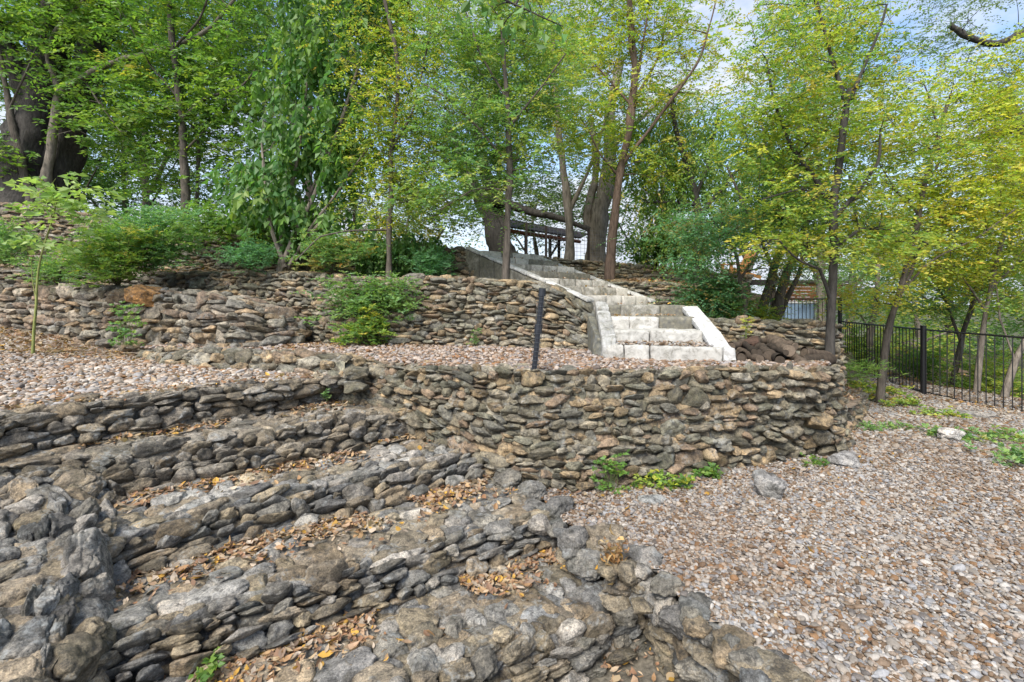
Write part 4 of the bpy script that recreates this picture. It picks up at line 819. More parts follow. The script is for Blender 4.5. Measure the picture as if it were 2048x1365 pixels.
# ------------------------------------------------------------------ background built things
# dark roofed pavilion behind the wire fence
e = group_empty('pavilion', P(1050, 500, 17)); tag(e, 'dark red brown roofed open shelter on thin posts behind the wire fence', 'shelter')
mb = MBld(); c8 = [P(990, 452, 15), P(1160, 478, 19), P(1175, 470, 23), P(1010, 440, 21), P(990, 449, 15), P(1160, 475, 19), P(1175, 467, 23), P(1010, 437, 21)]
block(mb, c8, (.035, .022, .02), 3, .4, .0, .0); mb.out('roof', M['wood'], e)
mb = MBld(); tube(mb, [P(990, 458, 15), P(1160, 484, 19)], .07, (.16, .05, .03), 4); mb.out('fascia', M['wood'], e)
for px, d, y1 in ((1100, 18, 505), (1118, 18.4, 500), (1052, 17, 500)):
    mb = MBld(); tube(mb, [P(px, 520, d), P(px, 470, d)], .06, (.05, .035, .03), 4); mb.out('post', M['wood'], e, smooth=False)
# wire fence on the hilltop
e = group_empty('wire_fence', P(1200, 520, 12.6)); tag(e, 'dark posts and square wire mesh fence on the hilltop right of the staircase', 'fence')
wf = [(1053, 446, 518, 12.2), (1092, 452, 522, 12.3), (1177, 458, 527, 12.6), (1284, 466, 534, 12.9), (1350, 472, 545, 13.1)]
for px, y0, y1, d in wf:
    mb = MBld(); boxv(mb, (P(px, y0, d) + P(px, y1, d)) / 2, (.06, .06, (y1 - y0) / F * d), (.045, .035, .032)); mb.out('post', M['wood'], e, smooth=False)
mb = MBld()
for (a, b) in zip(wf[:-1], wf[1:]):
    n = int(abs(b[0] - a[0]) / 960 * 12.5 / .1)
    for k in range(1, n):
        t = k / n; q = [a[j] + (b[j] - a[j]) * t for j in range(4)]; tube(mb, [P(q[0], q[1] + 3, q[3]), P(q[0], q[2], q[3])], .0035, (.14, .14, .15), 4, False)
    for k in range(10):
        t = k / 9; tube(mb, [P(a[0], a[1] + 3 + (a[2] - a[1] - 3) * t, a[3]), P(b[0], b[1] + 3 + (b[2] - b[1] - 3) * t, b[3])], .0035, (.14, .14, .15), 4, False)
mb.out('wire_mesh', M['metal'], e, smooth=False)
# deck with wooden chair
e = group_empty('timber_deck', P(1510, 600, 15)); tag(e, 'dark timber deck edge carrying the wooden chair among the trees', 'deck')
mb = MBld(); dk = P(1508, 562, 15); boxv(mb, dk + [0, .9, 0], (1.5, 2.0, .06), (.09, .07, .055)); mb.out('deck_boards', M['wood'], e, smooth=False)
mb = MBld(); boxv(mb, dk + [0, -.13, -.06], (1.5, .05, .16), (.03, .026, .024)); mb.out('fascia', M['wood'], e, smooth=False)
for k in (-.65, .65):
    mb = MBld(); boxv(mb, dk + [k, .1, -.9], (.12, .12, 1.6), (.05, .04, .03)); mb.out('post', M['wood'], e, smooth=False)
cb = P(1478, 558, 14.8); e = group_empty('garden_chair', cb); tag(e, 'orange brown slatted wooden garden chair tilted back on the deck', 'chair'); OR = (.42, .2, .07)
for k in range(5):
    mb = MBld(); boxv(mb, cb + [-.12 + 0.30, -.24 + k * .12, .45], (.9, .1, .025), OR, 0, R(-62)); mb.out('back_slat', M['wood'], e, smooth=False)
for k in range(5):
    mb = MBld(); boxv(mb, cb + [-.38 + k * .105, 0, .27 - k * .03], (.09, .56, .022), OR, 0, R(10)); mb.out('seat_slat', M['wood'], e, smooth=False)
for s in (-1, 1):
    mb = MBld(); boxv(mb, cb + [-.1, s * .32, .47], (.75, .13, .025), OR); mb.out('armrest', M['wood'], e, smooth=False)
    mb = MBld(); boxv(mb, cb + [-.38, s * .3, .23], (.1, .03, .47), OR); mb.out('leg', M['wood'], e, smooth=False)
    mb = MBld(); boxv(mb, cb + [.08, s * .27, .16], (.95, .03, .1), OR, 0, R(16)); mb.out('leg', M['wood'], e, smooth=False)
# cedar sided low building far right of centre
e = group_empty('wooden_outbuilding', P(1640, 620, 24)); tag(e, 'low orange cedar boarded outbuilding glimpsed behind the trees', 'building')
c = P(1640, 588, 24); mb = MBld()
for k in range(6): boxv(mb, c + [0, 0, -.42 + k * .17], (3.6, .1, .155), np.array([.45, .2, .08]) * rnd.uniform(.8, 1.2))
mb.out('board_siding', M['wood'], e, smooth=False)
mb = MBld(); boxv(mb, c + [0, 1.5, .62], (4.0, 3.4, .12), (.2, .16, .13)); mb.out('roof', M['wood'], e, smooth=False)
mb = MBld(); boxv(mb, c + [0, 1.5, -.9], (3.5, 2.8, 1.0), (.4, .39, .37)); mb.out('wall', M['ground'], e, smooth=False)
c = P(1590, 622, 20); e = group_empty('storage_box', c - [0, 0, .4]); tag(e, 'blue grey storage box with a pale lid behind the picket fence', 'storage box')
mb = MBld(); boxv(mb, c, (1.2, .7, .62), (.16, .23, .32)); mb.out('body', M['metal'], e, smooth=False)
mb = MBld(); boxv(mb, c + [0, 0, .35], (1.26, .76, .07), (.5, .5, .5)); mb.out('lid', M['metal'], e, smooth=False)

# ------------------------------------------------------------------ vegetation
def leaves(mb, pos, dr, nr, size, asp, col, fold=.25):
    """pointed leaves: 6-vertex lozenge folded along the midrib"""
    n = len(pos); dr = dr / (np.linalg.norm(dr, axis=1, keepdims=True) + 1e-9); sd_ = np.cross(dr, nr); sd_ /= np.linalg.norm(sd_, axis=1, keepdims=True) + 1e-9; up = np.cross(sd_, dr)
    L_ = np.broadcast_to(size, (n,))[:, None]; W_ = L_ * asp
    b = pos; t = pos + dr * L_; m = pos + dr * L_ * .45
    l = m + sd_ * W_ * .5 + up * W_ * fold; r = m - sd_ * W_ * .5 + up * W_ * fold
    v = np.stack([b, l, t, r], 1).reshape(-1, 3); k = np.arange(n)[:, None] * 4
    f = np.concatenate([k + np.array([[0, 2, 1]]), k + np.array([[0, 3, 2]])])
    mb.add(v, f, np.repeat(col, 4, 0))
PALS = {
 'green': np.array([[.09, .175, .035], [.115, .2, .04], [.07, .145, .035], [.15, .23, .045], [.09, .17, .05], [.2, .26, .05], [.08, .15, .04]]),
 'deep': np.array([[.05, .13, .035], [.065, .15, .04], [.045, .105, .03], [.09, .17, .05], [.12, .2, .05]]),
 'yellow': np.array([[.3, .36, .04], [.4, .42, .05], [.24, .33, .04], [.5, .44, .06], [.16, .24, .04], [.36, .38, .07], [.42, .28, .05]]),
 'lime': np.array([[.14, .23, .045], [.19, .27, .05], [.115, .2, .045], [.26, .31, .055], [.09, .165, .045], [.34, .34, .06], [.12, .2, .05], [.34, .25, .05]]),
 'fern': np.array([[.11, .21, .07], [.15, .24, .08], [.09, .18, .065], [.19, .26, .07], [.12, .22, .1]]),
 'oak': np.array([[.08, .13, .07], [.1, .15, .085], [.06, .1, .05], [.13, .18, .1], [.16, .2, .12]]),
 'rust': np.array([[.42, .2, .04], [.5, .28, .06], [.36, .16, .04], [.5, .35, .08]]),
 'blue': np.array([[.075, .18, .08], [.09, .21, .1], [.06, .15, .07], [.12, .24, .11]]),
 'pale': np.array([[.24, .36, .12], [.3, .4, .14], [.2, .32, .1], [.34, .43, .16]]),
}
PALS = {k: v * (1. if k in ('pale', 'rust') else 1.36) for k, v in PALS.items()}
def pick(pal, n, accent=None, af=0., rg=rng):
    p = PALS[pal]; c = p[rg.integers(0, len(p), n)] * rg.uniform(.75, 1.25, (n, 1))
    if accent: k = rg.random(n) < af; c[k] = PALS[accent][rg.integers(0, len(PALS[accent]), k.sum())]
    return c
def sprays(mb, ctr, rad, ns, nl, pal, size, asp=.45, style='fern', accent=None, af=0., twig=None, flat=.45, wood=(.12, .09, .06)):
    """ctr (n,3) clump centres; ns sprays per clump, nl leaflets per spray"""
    n = len(ctr); N = n * ns; g = rng
    c0 = np.repeat(ctr, ns, 0) + g.normal(0, 1, (N, 3)) * np.array([rad, rad, rad * flat]) * .5
    th = g.uniform(0, 2 * np.pi, N)
    if style == 'droop': d = np.stack([np.cos(th) * .45, np.sin(th) * .45, -np.abs(g.normal(.9, .25, N))], 1)
    elif style == 'up': d = np.stack([np.cos(th) * .8, np.sin(th) * .8, g.uniform(-.1, .9, N)], 1)
    else: d = np.stack([np.cos(th), np.sin(th), g.normal(-.15, .28, N)], 1)
    d /= np.linalg.norm(d, axis=1, keepdims=True); ln = rad * g.uniform(.5, 1.1, N)
    side = np.cross(d, [0, 0, 1.]); side /= np.linalg.norm(side, axis=1, keepdims=True) + 1e-9
    tt = (np.arange(nl) + 1) / nl; pos = c0[:, None] + d[:, None] * (ln[:, None] * tt[None])[..., None]; pos[..., 2] -= (ln[:, None] * tt[None] ** 2) * .25
    sg = np.where(np.arange(nl) % 2 == 0, 1., -1.)[None, :, None]
    dr = d[:, None] * .55 + side[:, None] * sg * .9 + g.normal(0, .25, (N, nl, 3)); dr[..., 2] -= {'droop': .9, 'fern': .12, 'up': -.05}.get(style, .2)
    nr = np.array([0, -.25, .8])[None, None] + g.normal(0, .5, (N, nl, 3))
    if style == 'droop': nr = g.normal(0, 1, (N, nl, 3))
    base = pick(pal, n, accent, af); base = np.repeat(base, ns, 0) * g.uniform(.85, 1.15, (N, 1)); cc = np.repeat(base[:, None], nl, 1) * g.uniform(.8, 1.2, (N, nl, 1))
    mixc = pick(pal, N * nl, accent, af * .5).reshape(N, nl, 3); cc = cc * .5 + mixc * .5
    sz = size * g.uniform(.65, 1.25, N * nl)
    leaves(mb, pos.reshape(-1, 3), dr.reshape(-1, 3), nr.reshape(-1, 3), sz, asp, cc.reshape(-1, 3))
    if twig is not None:
        a = c0; b = c0 + d * ln[:, None]; b[:, 2] -= ln * .25; w_ = side * .0022
        v = np.stack([a - w_, a + w_, b + w_ * .3, b - w_ * .3], 1).reshape(-1, 3); k = np.arange(N)[:, None] * 4; twig.add(v, k + np.array([[0, 1, 2, 3]]), wood)
def tree(name, label, limbs, crowns, pal, size, n, d, style='fern', accent=None, af=.0, ns=7, nl=11, bark=(.09, .072, .055), rc=.38, asp=.45, group=None, leafed=True, base=None, cat='tree', twigr=.008, jit=.25, leafmin=None):
    """limbs: [(pts (px,py,dd), r0, r1)], crowns: [(px,py,rx,ry,dd,dr,weight)] pixel centre/radii at depth d+dd"""
    if pal in ('green', 'oak', 'deep', 'fern') and cat == 'tree' and limbs[0][0][0][0] < 1250: n = int(n * 1.0); size = size * 1.15
    L3 = [(np.array([P(p[0], p[1], d + (p[2] if len(p) > 2 else 0)) for p in pts]), r0, r1) for pts, r0, r1 in limbs]
    e = group_empty(name, L3[0][0][0] if base is None else base); tag(e, label, cat, group)
    tk = MBld(); nodes = []; nr_ = []
    for pts, r0, r1 in L3:
        L_ = np.linalg.norm(np.diff(pts, axis=0), axis=1).sum(); m = max(8, int(L_ / .12)); q = smooth_pl(pts, m)
        q = q + np.stack([.03 * vnoise(q * 1.7, k + 50) for k in range(3)], 1) * np.linspace(0, 1, m)[:, None] ** .3; rr = r0 + (r1 - r0) * np.linspace(0, 1, m) ** .8
        if pts is L3[0][0] and base is None: q = np.concatenate([q[:1] - [0, 0, .25], q]); rr = np.r_[rr[:1], rr]; m += 1
        if pts is L3[0][0]: rr = rr * (1 + .3 * np.exp(-np.linspace(0, L_, m) / .15))
        tube(tk, q, rr, bark, 12 if r0 > .06 else 8, False, jit); s = max(1, m // 30); nodes.append(q[m // 5::s]); nr_.append(rr[m // 5::s])
    nodes = np.concatenate(nodes); nr_ = np.concatenate(nr_); C = []
    n = int(n * .85); rc = rc * 1.2; crowns = [(c[0], c[1], c[2] * 1.15, c[3] * 1.12, *c[4:]) for c in crowns]; crowns += [(c[0], c[1] - 120, c[2], c[3], c[4], c[5], .6 * (c[6] if len(c) > 6 else 1)) for c in crowns if c[1] < 150 and cat == 'tree']; n = int(n * sum(c[6] if len(c) > 6 else 1. for c in crowns) / sum(c[6] if len(c) > 6 else 1. for c in crowns if c[1] > 20 or cat != 'tree'))
    W = np.array([c[6] if len(c) > 6 else 1. for c in crowns]); W = W / W.sum(); cnt = (W * n).astype(int) + 1
    for c, k in zip(crowns, cnt):
        m = 0
        while m < k:
            p = rng.normal(size=3); p /= np.linalg.norm(p); p = p * rng.random() ** .35
            q = P(c[0] + p[0] * c[2], c[1] + p[2] * c[3], d + c[4] + (p[1] + (.45 if cat == 'tree' else 0)) * c[5]); C.append(q); m += 1
    C = np.array(C); ctw = []
    order = np.argsort([np.min(np.linalg.norm(nodes - q, axis=1)) for q in C]); NB = list(nodes); NR = list(nr_)
    arrN = np.array(NB); arrR = np.array(NR); cap = len(arrN) + 4 * len(C) + 10; buf = np.zeros((cap, 3)); bR = np.zeros(cap); buf[:len(arrN)] = arrN; bR[:len(arrN)] = arrR; m = len(arrN)
    for i in order:
        q = C[i]; dv = buf[:m] - q; ds = np.linalg.norm(dv, axis=1) + np.clip(dv[:, 2], 0, 9) * 1.3; j = int(np.argmin(ds)); a = buf[j]
        Lh = np.linalg.norm(q - a)
        if Lh < .05: continue
        mid = (a + q) / 2 + rng.normal(0, .07, 3) * Lh + np.array([0, 0, .1 * Lh]); t = np.linspace(0, 1, 6)[:, None]; pl = (1 - t) ** 2 * a + 2 * t * (1 - t) * mid + t * t * q
        r0 = min(bR[j] * .75, 1.35 * twigr * (1 + .9 * Lh)); r0 = max(r0, .0045); tube(tk, pl, np.linspace(r0, .003, 6), np.array(bark) * .7, 5, False)
        for s in (2, 3, 4): buf[m] = pl[s]; bR[m] = r0 * .8; m += 1
    if leafed:
        cr = MBld(); sprays(cr, C, rc, ns, nl, pal, size * 1.2, asp * 1.1, style, accent, af, tk, wood=tuple(np.array(bark) * .8)); cr.out('crown', M['leaf'], e, smooth=False)
    tk.out('trunk', M['bark'], e)
    return e
DK = (.052, .047, .042); GB = (.17, .145, .12); RB = (.115, .08, .06); MB_ = (.095, .08, .066)
T = tree
# far left old oak and the light stems in front of it
T('oak_tree', 'huge dark old oak with a swollen trunk on the wall at far left', [([(45, 425, 0), (60, 330, 0), (75, 240, 0), (95, 150, 0), (110, 60, 0), (130, -80, 0)], .62, .32), ([(110, 425, .2), (130, 300, .2), (165, 190, .1), (200, 60, 0), (230, -80, 0)], .45, .22), ([(70, 250, 0), (30, 120, -.2), (-40, 0, -.4)], .28, .12), ([(140, 260, 0), (170, 120, .5), (200, -60, 1)], .2, .1)],
  [(120, 60, 260, 170, .3, 2.2), (0, 200, 130, 120, .5, 1.5, .5), (260, 250, 130, 110, .8, 1.2, .6)], 'green', .095, 170, 12.3, ns=7, nl=9, bark=DK, rc=.5, jit=.35)
T('small_tree', 'slender light barked tree arching to the right in front of the old oak', [([(85, 415, 0), (97, 330, 0), (112, 240, 0), (120, 180, 0)], .13, .09), ([(120, 185, 0), (170, 150, -.2), (240, 118, -.4), (320, 100, -.6), (390, 80, -.8), (440, 45, -1), (490, -30, -1.1)], .085, .03), ([(120, 185, 0), (90, 110, -.1), (120, 50, -.2), (170, 0, -.3)], .07, .03), ([(165, 155, 0), (215, 230, -.4), (245, 270, -.6)], .03, .012)],
  [(330, 60, 200, 90, -.8, 1.2), (120, 60, 150, 90, -.4, .9), (230, 210, 120, 80, -.6, .8), (440, 170, 120, 90, -.9, .9)], 'green', .09, 200, 11.9, ns=7, nl=11, bark=GB, rc=.4)
T('small_tree', 'thin leaning brown trunk at the far left edge before the oak', [([(62, 405, 0), (40, 310, 0), (18, 220, -.1), (10, 160, -.1), (-10, 60, -.2)], .095, .05), ([(18, 220, -.1), (50, 150, -.3), (90, 60, -.4)], .03, .012)],
  [(20, 90, 110, 110, -.3, .9), (0, 300, 50, 60, -.3, .5, .3)], 'green', .09, 60, 11.8, bark=MB_)
T('elm_tree', 'slim dark trunked tree behind the left shrub, its crown reaching the frame top', [([(370, 475, 0), (372, 400, 0), (366, 310, 0), (364, 235, 0), (352, 150, 0), (342, 70, 0), (338, -60, 0)], .1, .05), ([(395, 470, .3), (392, 380, .3), (400, 290, .3), (380, 240, .1)], .05, .025), ([(368, 235, 0), (410, 195, -.2), (480, 180, -.4), (510, 140, -.5)], .045, .015), ([(344, 100, 0), (400, 40, -.2), (430, -40, -.3)], .035, .015), ([(372, 300, 0), (440, 230, .2), (480, 170, .3)], .03, .012), ([(360, 200, 0), (300, 130, .1), (260, 50, .2)], .03, .012)],
  [(380, 70, 190, 120, 0, 1.2), (450, 220, 130, 90, 0, 1.), (320, 230, 110, 90, 0, .9), (470, 330, 90, 70, .2, .8, .5), (300, 370, 60, 60, .3, .6, .3)], 'green', .08, 240, 11.1, accent='yellow', af=.06, ns=7, nl=11, bark=MB_)
T('redbud_tree', 'bushy multi stemmed tree with large drooping dark green leaves, left of centre', [([(560, 540, 0), (590, 470, 0), (630, 390, 0), (660, 300, 0), (690, 210, 0), (720, 120, 0)], .06, .025), ([(570, 535, 0), (540, 450, 0), (530, 370, 0), (520, 280, 0)], .05, .02), ([(575, 535, .1), (620, 480, 0), (650, 440, 0)], .07, .05), ([(580, 530, 0), (640, 430, -.2), (700, 350, -.3), (760, 260, -.3)], .04, .015), ([(560, 530, .1), (570, 420, .2), (600, 300, .2), (610, 180, .2), (640, 60, .2)], .05, .02)],
  [(610, 330, 105, 140, 0, .9), (640, 180, 110, 120, 0, .9), (540, 380, 60, 90, 0, .6, .5), (680, 60, 110, 90, .1, .8, .7)], 'deep', .115, 190, 8.9, 'droop', ns=6, nl=7, asp=.62, bark=GB, rc=.36, accent='green', af=.3)
T('elm_tree', 'thin straight trunked yellow green tree rising behind the hanging shrub', [([(778, 530, 0), (776, 450, 0), (784, 370, 0), (782, 290, 0), (795, 220, 0), (800, 120, 0), (770, 0, 0)], .05, .03), ([(784, 300, 0), (830, 220, -.1), (850, 120, -.2), (870, 20, -.3)], .025, .012), ([(785, 290, 0), (740, 230, .1), (700, 190, .2)], .02, .01), ([(777, 460, 0), (700, 462, -.3), (640, 475, -.4), (590, 520, -.5)], .02, .01)],
  [(800, 110, 130, 130, 0, 1.1), (770, 270, 90, 90, 0, .8), (850, 330, 80, 90, .1, .8, .7), (790, 400, 70, 60, .2, .6, .4)], 'lime', .055, 230, 8.2, accent='yellow', af=.3, ns=8, nl=12, bark=MB_)
T('elm_tree', 'slender tree with feathery leaves growing on the wall top left of the steps', [([(1010, 565, 0), (1018, 480, 0), (1014, 400, 0), (1022, 330, 0), (1016, 240, 0), (1012, 150, 0), (1000, 40, 0)], .06, .03), ([(1018, 330, 0), (960, 260, -.1), (900, 200, -.2), (850, 170, -.2)], .022, .01), ([(1016, 260, 0), (1080, 180, -.1), (1130, 110, -.2)], .025, .01), ([(1016, 380, 0), (950, 380, -.2), (880, 420, -.3)], .018, .008), ([(1014, 200, 0), (960, 110, .2), (930, 10, .2)], .025, .01)],
  [(1000, 330, 130, 60, 0, .9), (960, 220, 130, 70, 0, .9), (1040, 150, 120, 90, 0, 1.), (960, 50, 140, 90, 0, 1.), (900, 400, 80, 40, -.1, .6, .4)], 'fern', .052, 270, 7.5, accent='lime', af=.4, ns=8, nl=13, bark=MB_)
# background oaks, centre
T('live_oak', 'dark leaning double trunked live oak behind the staircase top', [([(1010, 520, 0), (985, 450, 0), (960, 400, 0), (930, 340, 0), (900, 260, 0)], .33, .12), ([(1000, 500, 0), (1000, 440, .3), (975, 370, .4), (960, 300, .5), (950, 200, .5)], .26, .1), ([(985, 400, 0), (1050, 420, 0), (1120, 435, -.2), (1180, 460, -.3)], .16, .07), ([(950, 380, 0), (900, 410, 0), (860, 440, 0)], .1, .04)],
  [(930, 330, 160, 90, .3, 2.), (960, 190, 170, 110, .5, 2.2), (880, 430, 90, 50, .8, 1.4, .4), (1070, 400, 90, 50, .5, 1.2, .5)], 'oak', .085, 230, 14, ns=8, nl=10, bark=DK, rc=.5, accent='lime', af=.12)
T('live_oak', 'thick grey trunked oak behind the wire fence at centre', [([(1190, 528, 0), (1190, 470, 0), (1205, 400, 0), (1225, 330, 0), (1215, 240, 0), (1240, 120, 0)], .3, .13), ([(1190, 480, 0), (1170, 430, .1), (1185, 380, .2), (1195, 330, .3), (1180, 230, .3)], .16, .08), ([(1215, 300, 0), (1300, 220, .3), (1380, 150, .5)], .1, .04)],
  [(1220, 200, 190, 130, .5, 2.4), (1150, 400, 80, 60, 1, 1.5, .4), (1080, 250, 120, 100, .8, 2, .6)], 'green', .08, 210, 14.5, ns=7, nl=10, bark=GB, rc=.5, accent='fern', af=.4)
T('small_tree', 'straight grey trunk in front of the wire fence, between the two oaks', [([(1138, 528, 0), (1143, 460, 0), (1130, 380, 0), (1122, 300, 0), (1110, 180, 0), (1105, 60, 0)], .13, .05), ([(1136, 430, 0), (1165, 370, 0), (1190, 310, 0), (1230, 180, 0)], .06, .03)],
  [(1110, 120, 120, 110, 0, 1.3), (1170, 260, 90, 80, 0, 1., .5)], 'lime', .065, 120, 12.2, accent='yellow', af=.2, bark=GB)
T('chinaberry_tree', 'tall reddish brown trunk standing on the wall right of the staircase', [([(1218, 562, 0), (1222, 490, 0), (1232, 400, 0), (1245, 330, 0), (1256, 260, 0), (1270, 190, 0), (1268, 100, 0), (1258, 0, 0), (1255, -80, 0)], .105, .06), ([(1235, 345, 0), (1290, 270, -.2), (1350, 190, -.4), (1400, 120, -.5), (1425, 40, -.6), (1440, -20, -.6)], .045, .015), ([(1268, 180, 0), (1285, 100, .1), (1300, 0, .2)], .035, .02), ([(1262, 210, 0), (1200, 140, .1), (1150, 90, .2)], .025, .01), ([(1235, 350, 0), (1200, 310, -.2), (1170, 250, -.2)], .025, .01), ([(1270, 200, 0), (1320, 110, .4), (1340, 0, .5)], .035, .015)],
  [(1220, 60, 130, 110, 0, 1.3), (1330, 120, 110, 130, -.2, 1.1), (1180, 200, 90, 100, 0, 1.), (1290, 320, 90, 60, 0, .8, .5)], 'lime', .065, 250, 10.0, accent='yellow', af=.4, ns=7, nl=12, bark=RB, jit=.35)
T('small_tree', 'mid green tree with forked dark limbs right of the reddish trunk', [([(1395, 560, 0), (1398, 480, 0), (1400, 420, 0), (1380, 350, 0), (1350, 260, 0), (1340, 180, 0)], .1, .04), ([(1400, 430, 0), (1460, 360, .2), (1510, 300, .4), (1560, 220, .5)], .06, .025), ([(1395, 410, 0), (1340, 405, .1), (1290, 405, .2)], .04, .02), ([(1390, 400, 0), (1420, 320, .3), (1440, 220, .4)], .04, .02)],
  [(1380, 400, 140, 90, .2, 1.4), (1440, 300, 120, 80, .3, 1.3), (1330, 300, 90, 80, .3, 1.), (1360, 470, 70, 45, .3, 1., .5)], 'green', .075, 260, 10.3, 'droop', accent='lime', af=.35, ns=7, nl=9, bark=DK)
T('multi_stem_tree', 'cluster of leaning pale and dark stems behind the firewood wall', [([(1515, 665, 0), (1530, 590, 0), (1555, 520, 0), (1580, 450, 0), (1590, 350, 0), (1600, 240, 0)], .09, .04), ([(1545, 665, 0), (1560, 580, 0), (1585, 520, 0), (1620, 430, 0), (1640, 330, 0)], .1, .04), ([(1550, 660, .2), (1570, 600, .2), (1600, 540, .2), (1610, 450, .2)], .06, .03), ([(1555, 560, 0), (1520, 470, 0), (1480, 400, .1), (1450, 330, .1)], .04, .015), ([(1585, 500, 0), (1540, 350, 0), (1520, 230, 0)], .05, .02)],
  [(1540, 330, 130, 90, 0, 1.1), (1600, 200, 150, 120, 0, 1.3), (1500, 430, 100, 30, -.2, .8, .7), (1620, 400, 110, 60, 0, .9)], 'fern', .06, 300, 8.6, accent='green', af=.45, ns=7, nl=12, bark=MB_)
T('mesquite_tree', 'feathery rust tinged shrub tree hanging over the right side of the staircase', [([(1490, 600, 0), (1480, 560, 0), (1470, 510, 0), (1450, 470, -.1), (1420, 440, -.2)], .035, .012), ([(1480, 560, 0), (1520, 500, -.1), (1560, 470, -.2)], .025, .01)],
  [(1440, 455, 95, 25, -.1, .6), (1415, 570, 40, 50, -.1, .5, .6), (1400, 500, 40, 35, -.2, .4, .4), (1560, 520, 40, 30, 0, .4, .3)], 'blue', .042, 130, 7.7, accent='rust', af=.14, ns=9, nl=13, bark=MB_)
T('elm_tree', 'dark trunked feathery tree beside the right end of the retaining wall', [([(1658, 760, 0), (1660, 680, 0), (1662, 600, 0), (1666, 520, 0), (1664, 450, 0), (1668, 400, 0), (1676, 320, 0), (1690, 240, 0), (1700, 180, 0)], .06, .032), ([(1664, 410, 0), (1620, 340, .1), (1580, 290, .2), (1545, 210, .3), (1530, 120, .4)], .035, .012), ([(1690, 200, 0), (1660, 110, .2), (1640, 30, .2), (1620, -60, .2)], .03, .012), ([(1700, 200, 0), (1740, 110, 0), (1770, 10, 0)], .03, .012), ([(1664, 440, 0), (1720, 380, -.1), (1760, 320, -.2), (1760, 260, -.2)], .03, .012), ([(1660, 600, 0), (1640, 540, -.1), (1600, 520, -.2), (1560, 480, -.3)], .025, .01), ([(1664, 500, 0), (1720, 460, .1), (1800, 460, .2), (1860, 490, .2)], .025, .01), ([(1668, 390, 0), (1600, 380, -.2), (1530, 400, -.3)], .018, .008)],
  [(1650, 120, 160, 110, .1, 1.), (1560, 260, 110, 80, .1, .8), (1740, 270, 130, 80, 0, .9), (1640, 390, 150, 50, -.1, .8, .7), (1740, 480, 110, 40, 0, .7, .6), (1590, 480, 80, 35, -.1, .6, .4)], 'lime', .05, 300, 6.2, accent='yellow', af=.25, ns=8, nl=13, bark=DK, rc=.34)
T('elm_tree', 'right leaning slender tree growing through the black fence line', [([(1760, 790, 0), (1768, 710, 0), (1780, 640, 0), (1800, 580, 0), (1825, 500, 0), (1838, 430, 0), (1845, 370, 0), (1870, 300, 0), (1900, 200, 0)], .062, .028), ([(1800, 580, 0), (1820, 560, 0), (1840, 480, .2), (1900, 420, .2), (1960, 400, .3)], .03, .012), ([(1838, 430, 0), (1790, 380, 0), (1760, 330, 0)], .022, .01), ([(1845, 370, 0), (1880, 330, -.2), (1880, 260, -.2), (1850, 170, -.3)], .025, .01), ([(1790, 600, 0), (1860, 520, -.2), (1950, 480, -.3), (2030, 420, -.4)], .025, .01)],
  [(1880, 250, 140, 110, -.1, 1.), (1960, 380, 110, 80, -.2, 1.), (1830, 420, 110, 70, 0, .9), (1990, 180, 90, 100, -.2, .9), (1890, 520, 110, 40, .1, .8, .5), (1750, 590, 50, 30, 0, .5, .2)], 'yellow', .055, 330, 7.9, accent='lime', af=.4, ns=8, nl=12, bark=MB_)
T('elm_tree', 'small pale trunked tree with a bright yellow crown just behind the right fence', [([(1945, 845, 0), (1955, 760, 0), (1965, 680, 0), (1972, 620, 0), (1990, 540, 0), (2010, 450, 0)], .055, .03), ([(1970, 620, 0), (1930, 560, 0), (1900, 520, 0)], .025, .012), ([(1980, 580, 0), (2040, 520, 0), (2080, 480, 0)], .025, .012)],
  [(1990, 470, 110, 80, 0, .9), (2040, 340, 70, 90, 0, .8), (1930, 560, 90, 35, .2, .7, .3)], 'yellow', .055, 170, 8.6, bark=GB, ns=8, nl=12)
T('small_tree', 'grey trunk leaning right behind the fence at the right edge of the frame', [([(2000, 850, 0), (2015, 770, 0), (2035, 710, 0), (2070, 640, 0), (2100, 520, 0)], .058, .04), ([(2030, 720, 0), (2000, 640, .2), (1990, 560, .3)], .02, .01)],
  [(2080, 500, 70, 120, 0, .8), (2020, 590, 50, 30, .1, .5, .2)], 'lime', .06, 70, 8.2, bark=GB)
T('small_tree', 'brown trunk behind the fence left of the pale trunked tree', [([(1905, 810, 0), (1910, 740, 0), (1920, 680, 0), (1950, 600, 0), (1960, 500, .2)], .06, .035), ([(1920, 680, 0), (1890, 600, .2), (1860, 540, .4)], .03, .015)],
  [(1930, 540, 90, 70, .2, .9), (1860, 600, 80, 30, .4, .8, .3)], 'fern', .06, 100, 10, bark=MB_, accent='lime', af=.3)
T('small_tree', 'whitish trunked tree beyond the fence below the dark oak limbs', [([(1740, 790, 0), (1742, 720, 0), (1738, 660, 0), (1755, 590, 0), (1760, 480, 0)], .1, .04), ([(1738, 660, 0), (1720, 630, 0), (1700, 590, 0)], .03, .015)],
  [(1760, 560, 100, 70, .2, 1.), (1700, 620, 60, 30, .2, .8, .3), (1800, 500, 100, 80, .3, 1.)], 'fern', .065, 130, 12.5, bark=GB, accent='green', af=.3)
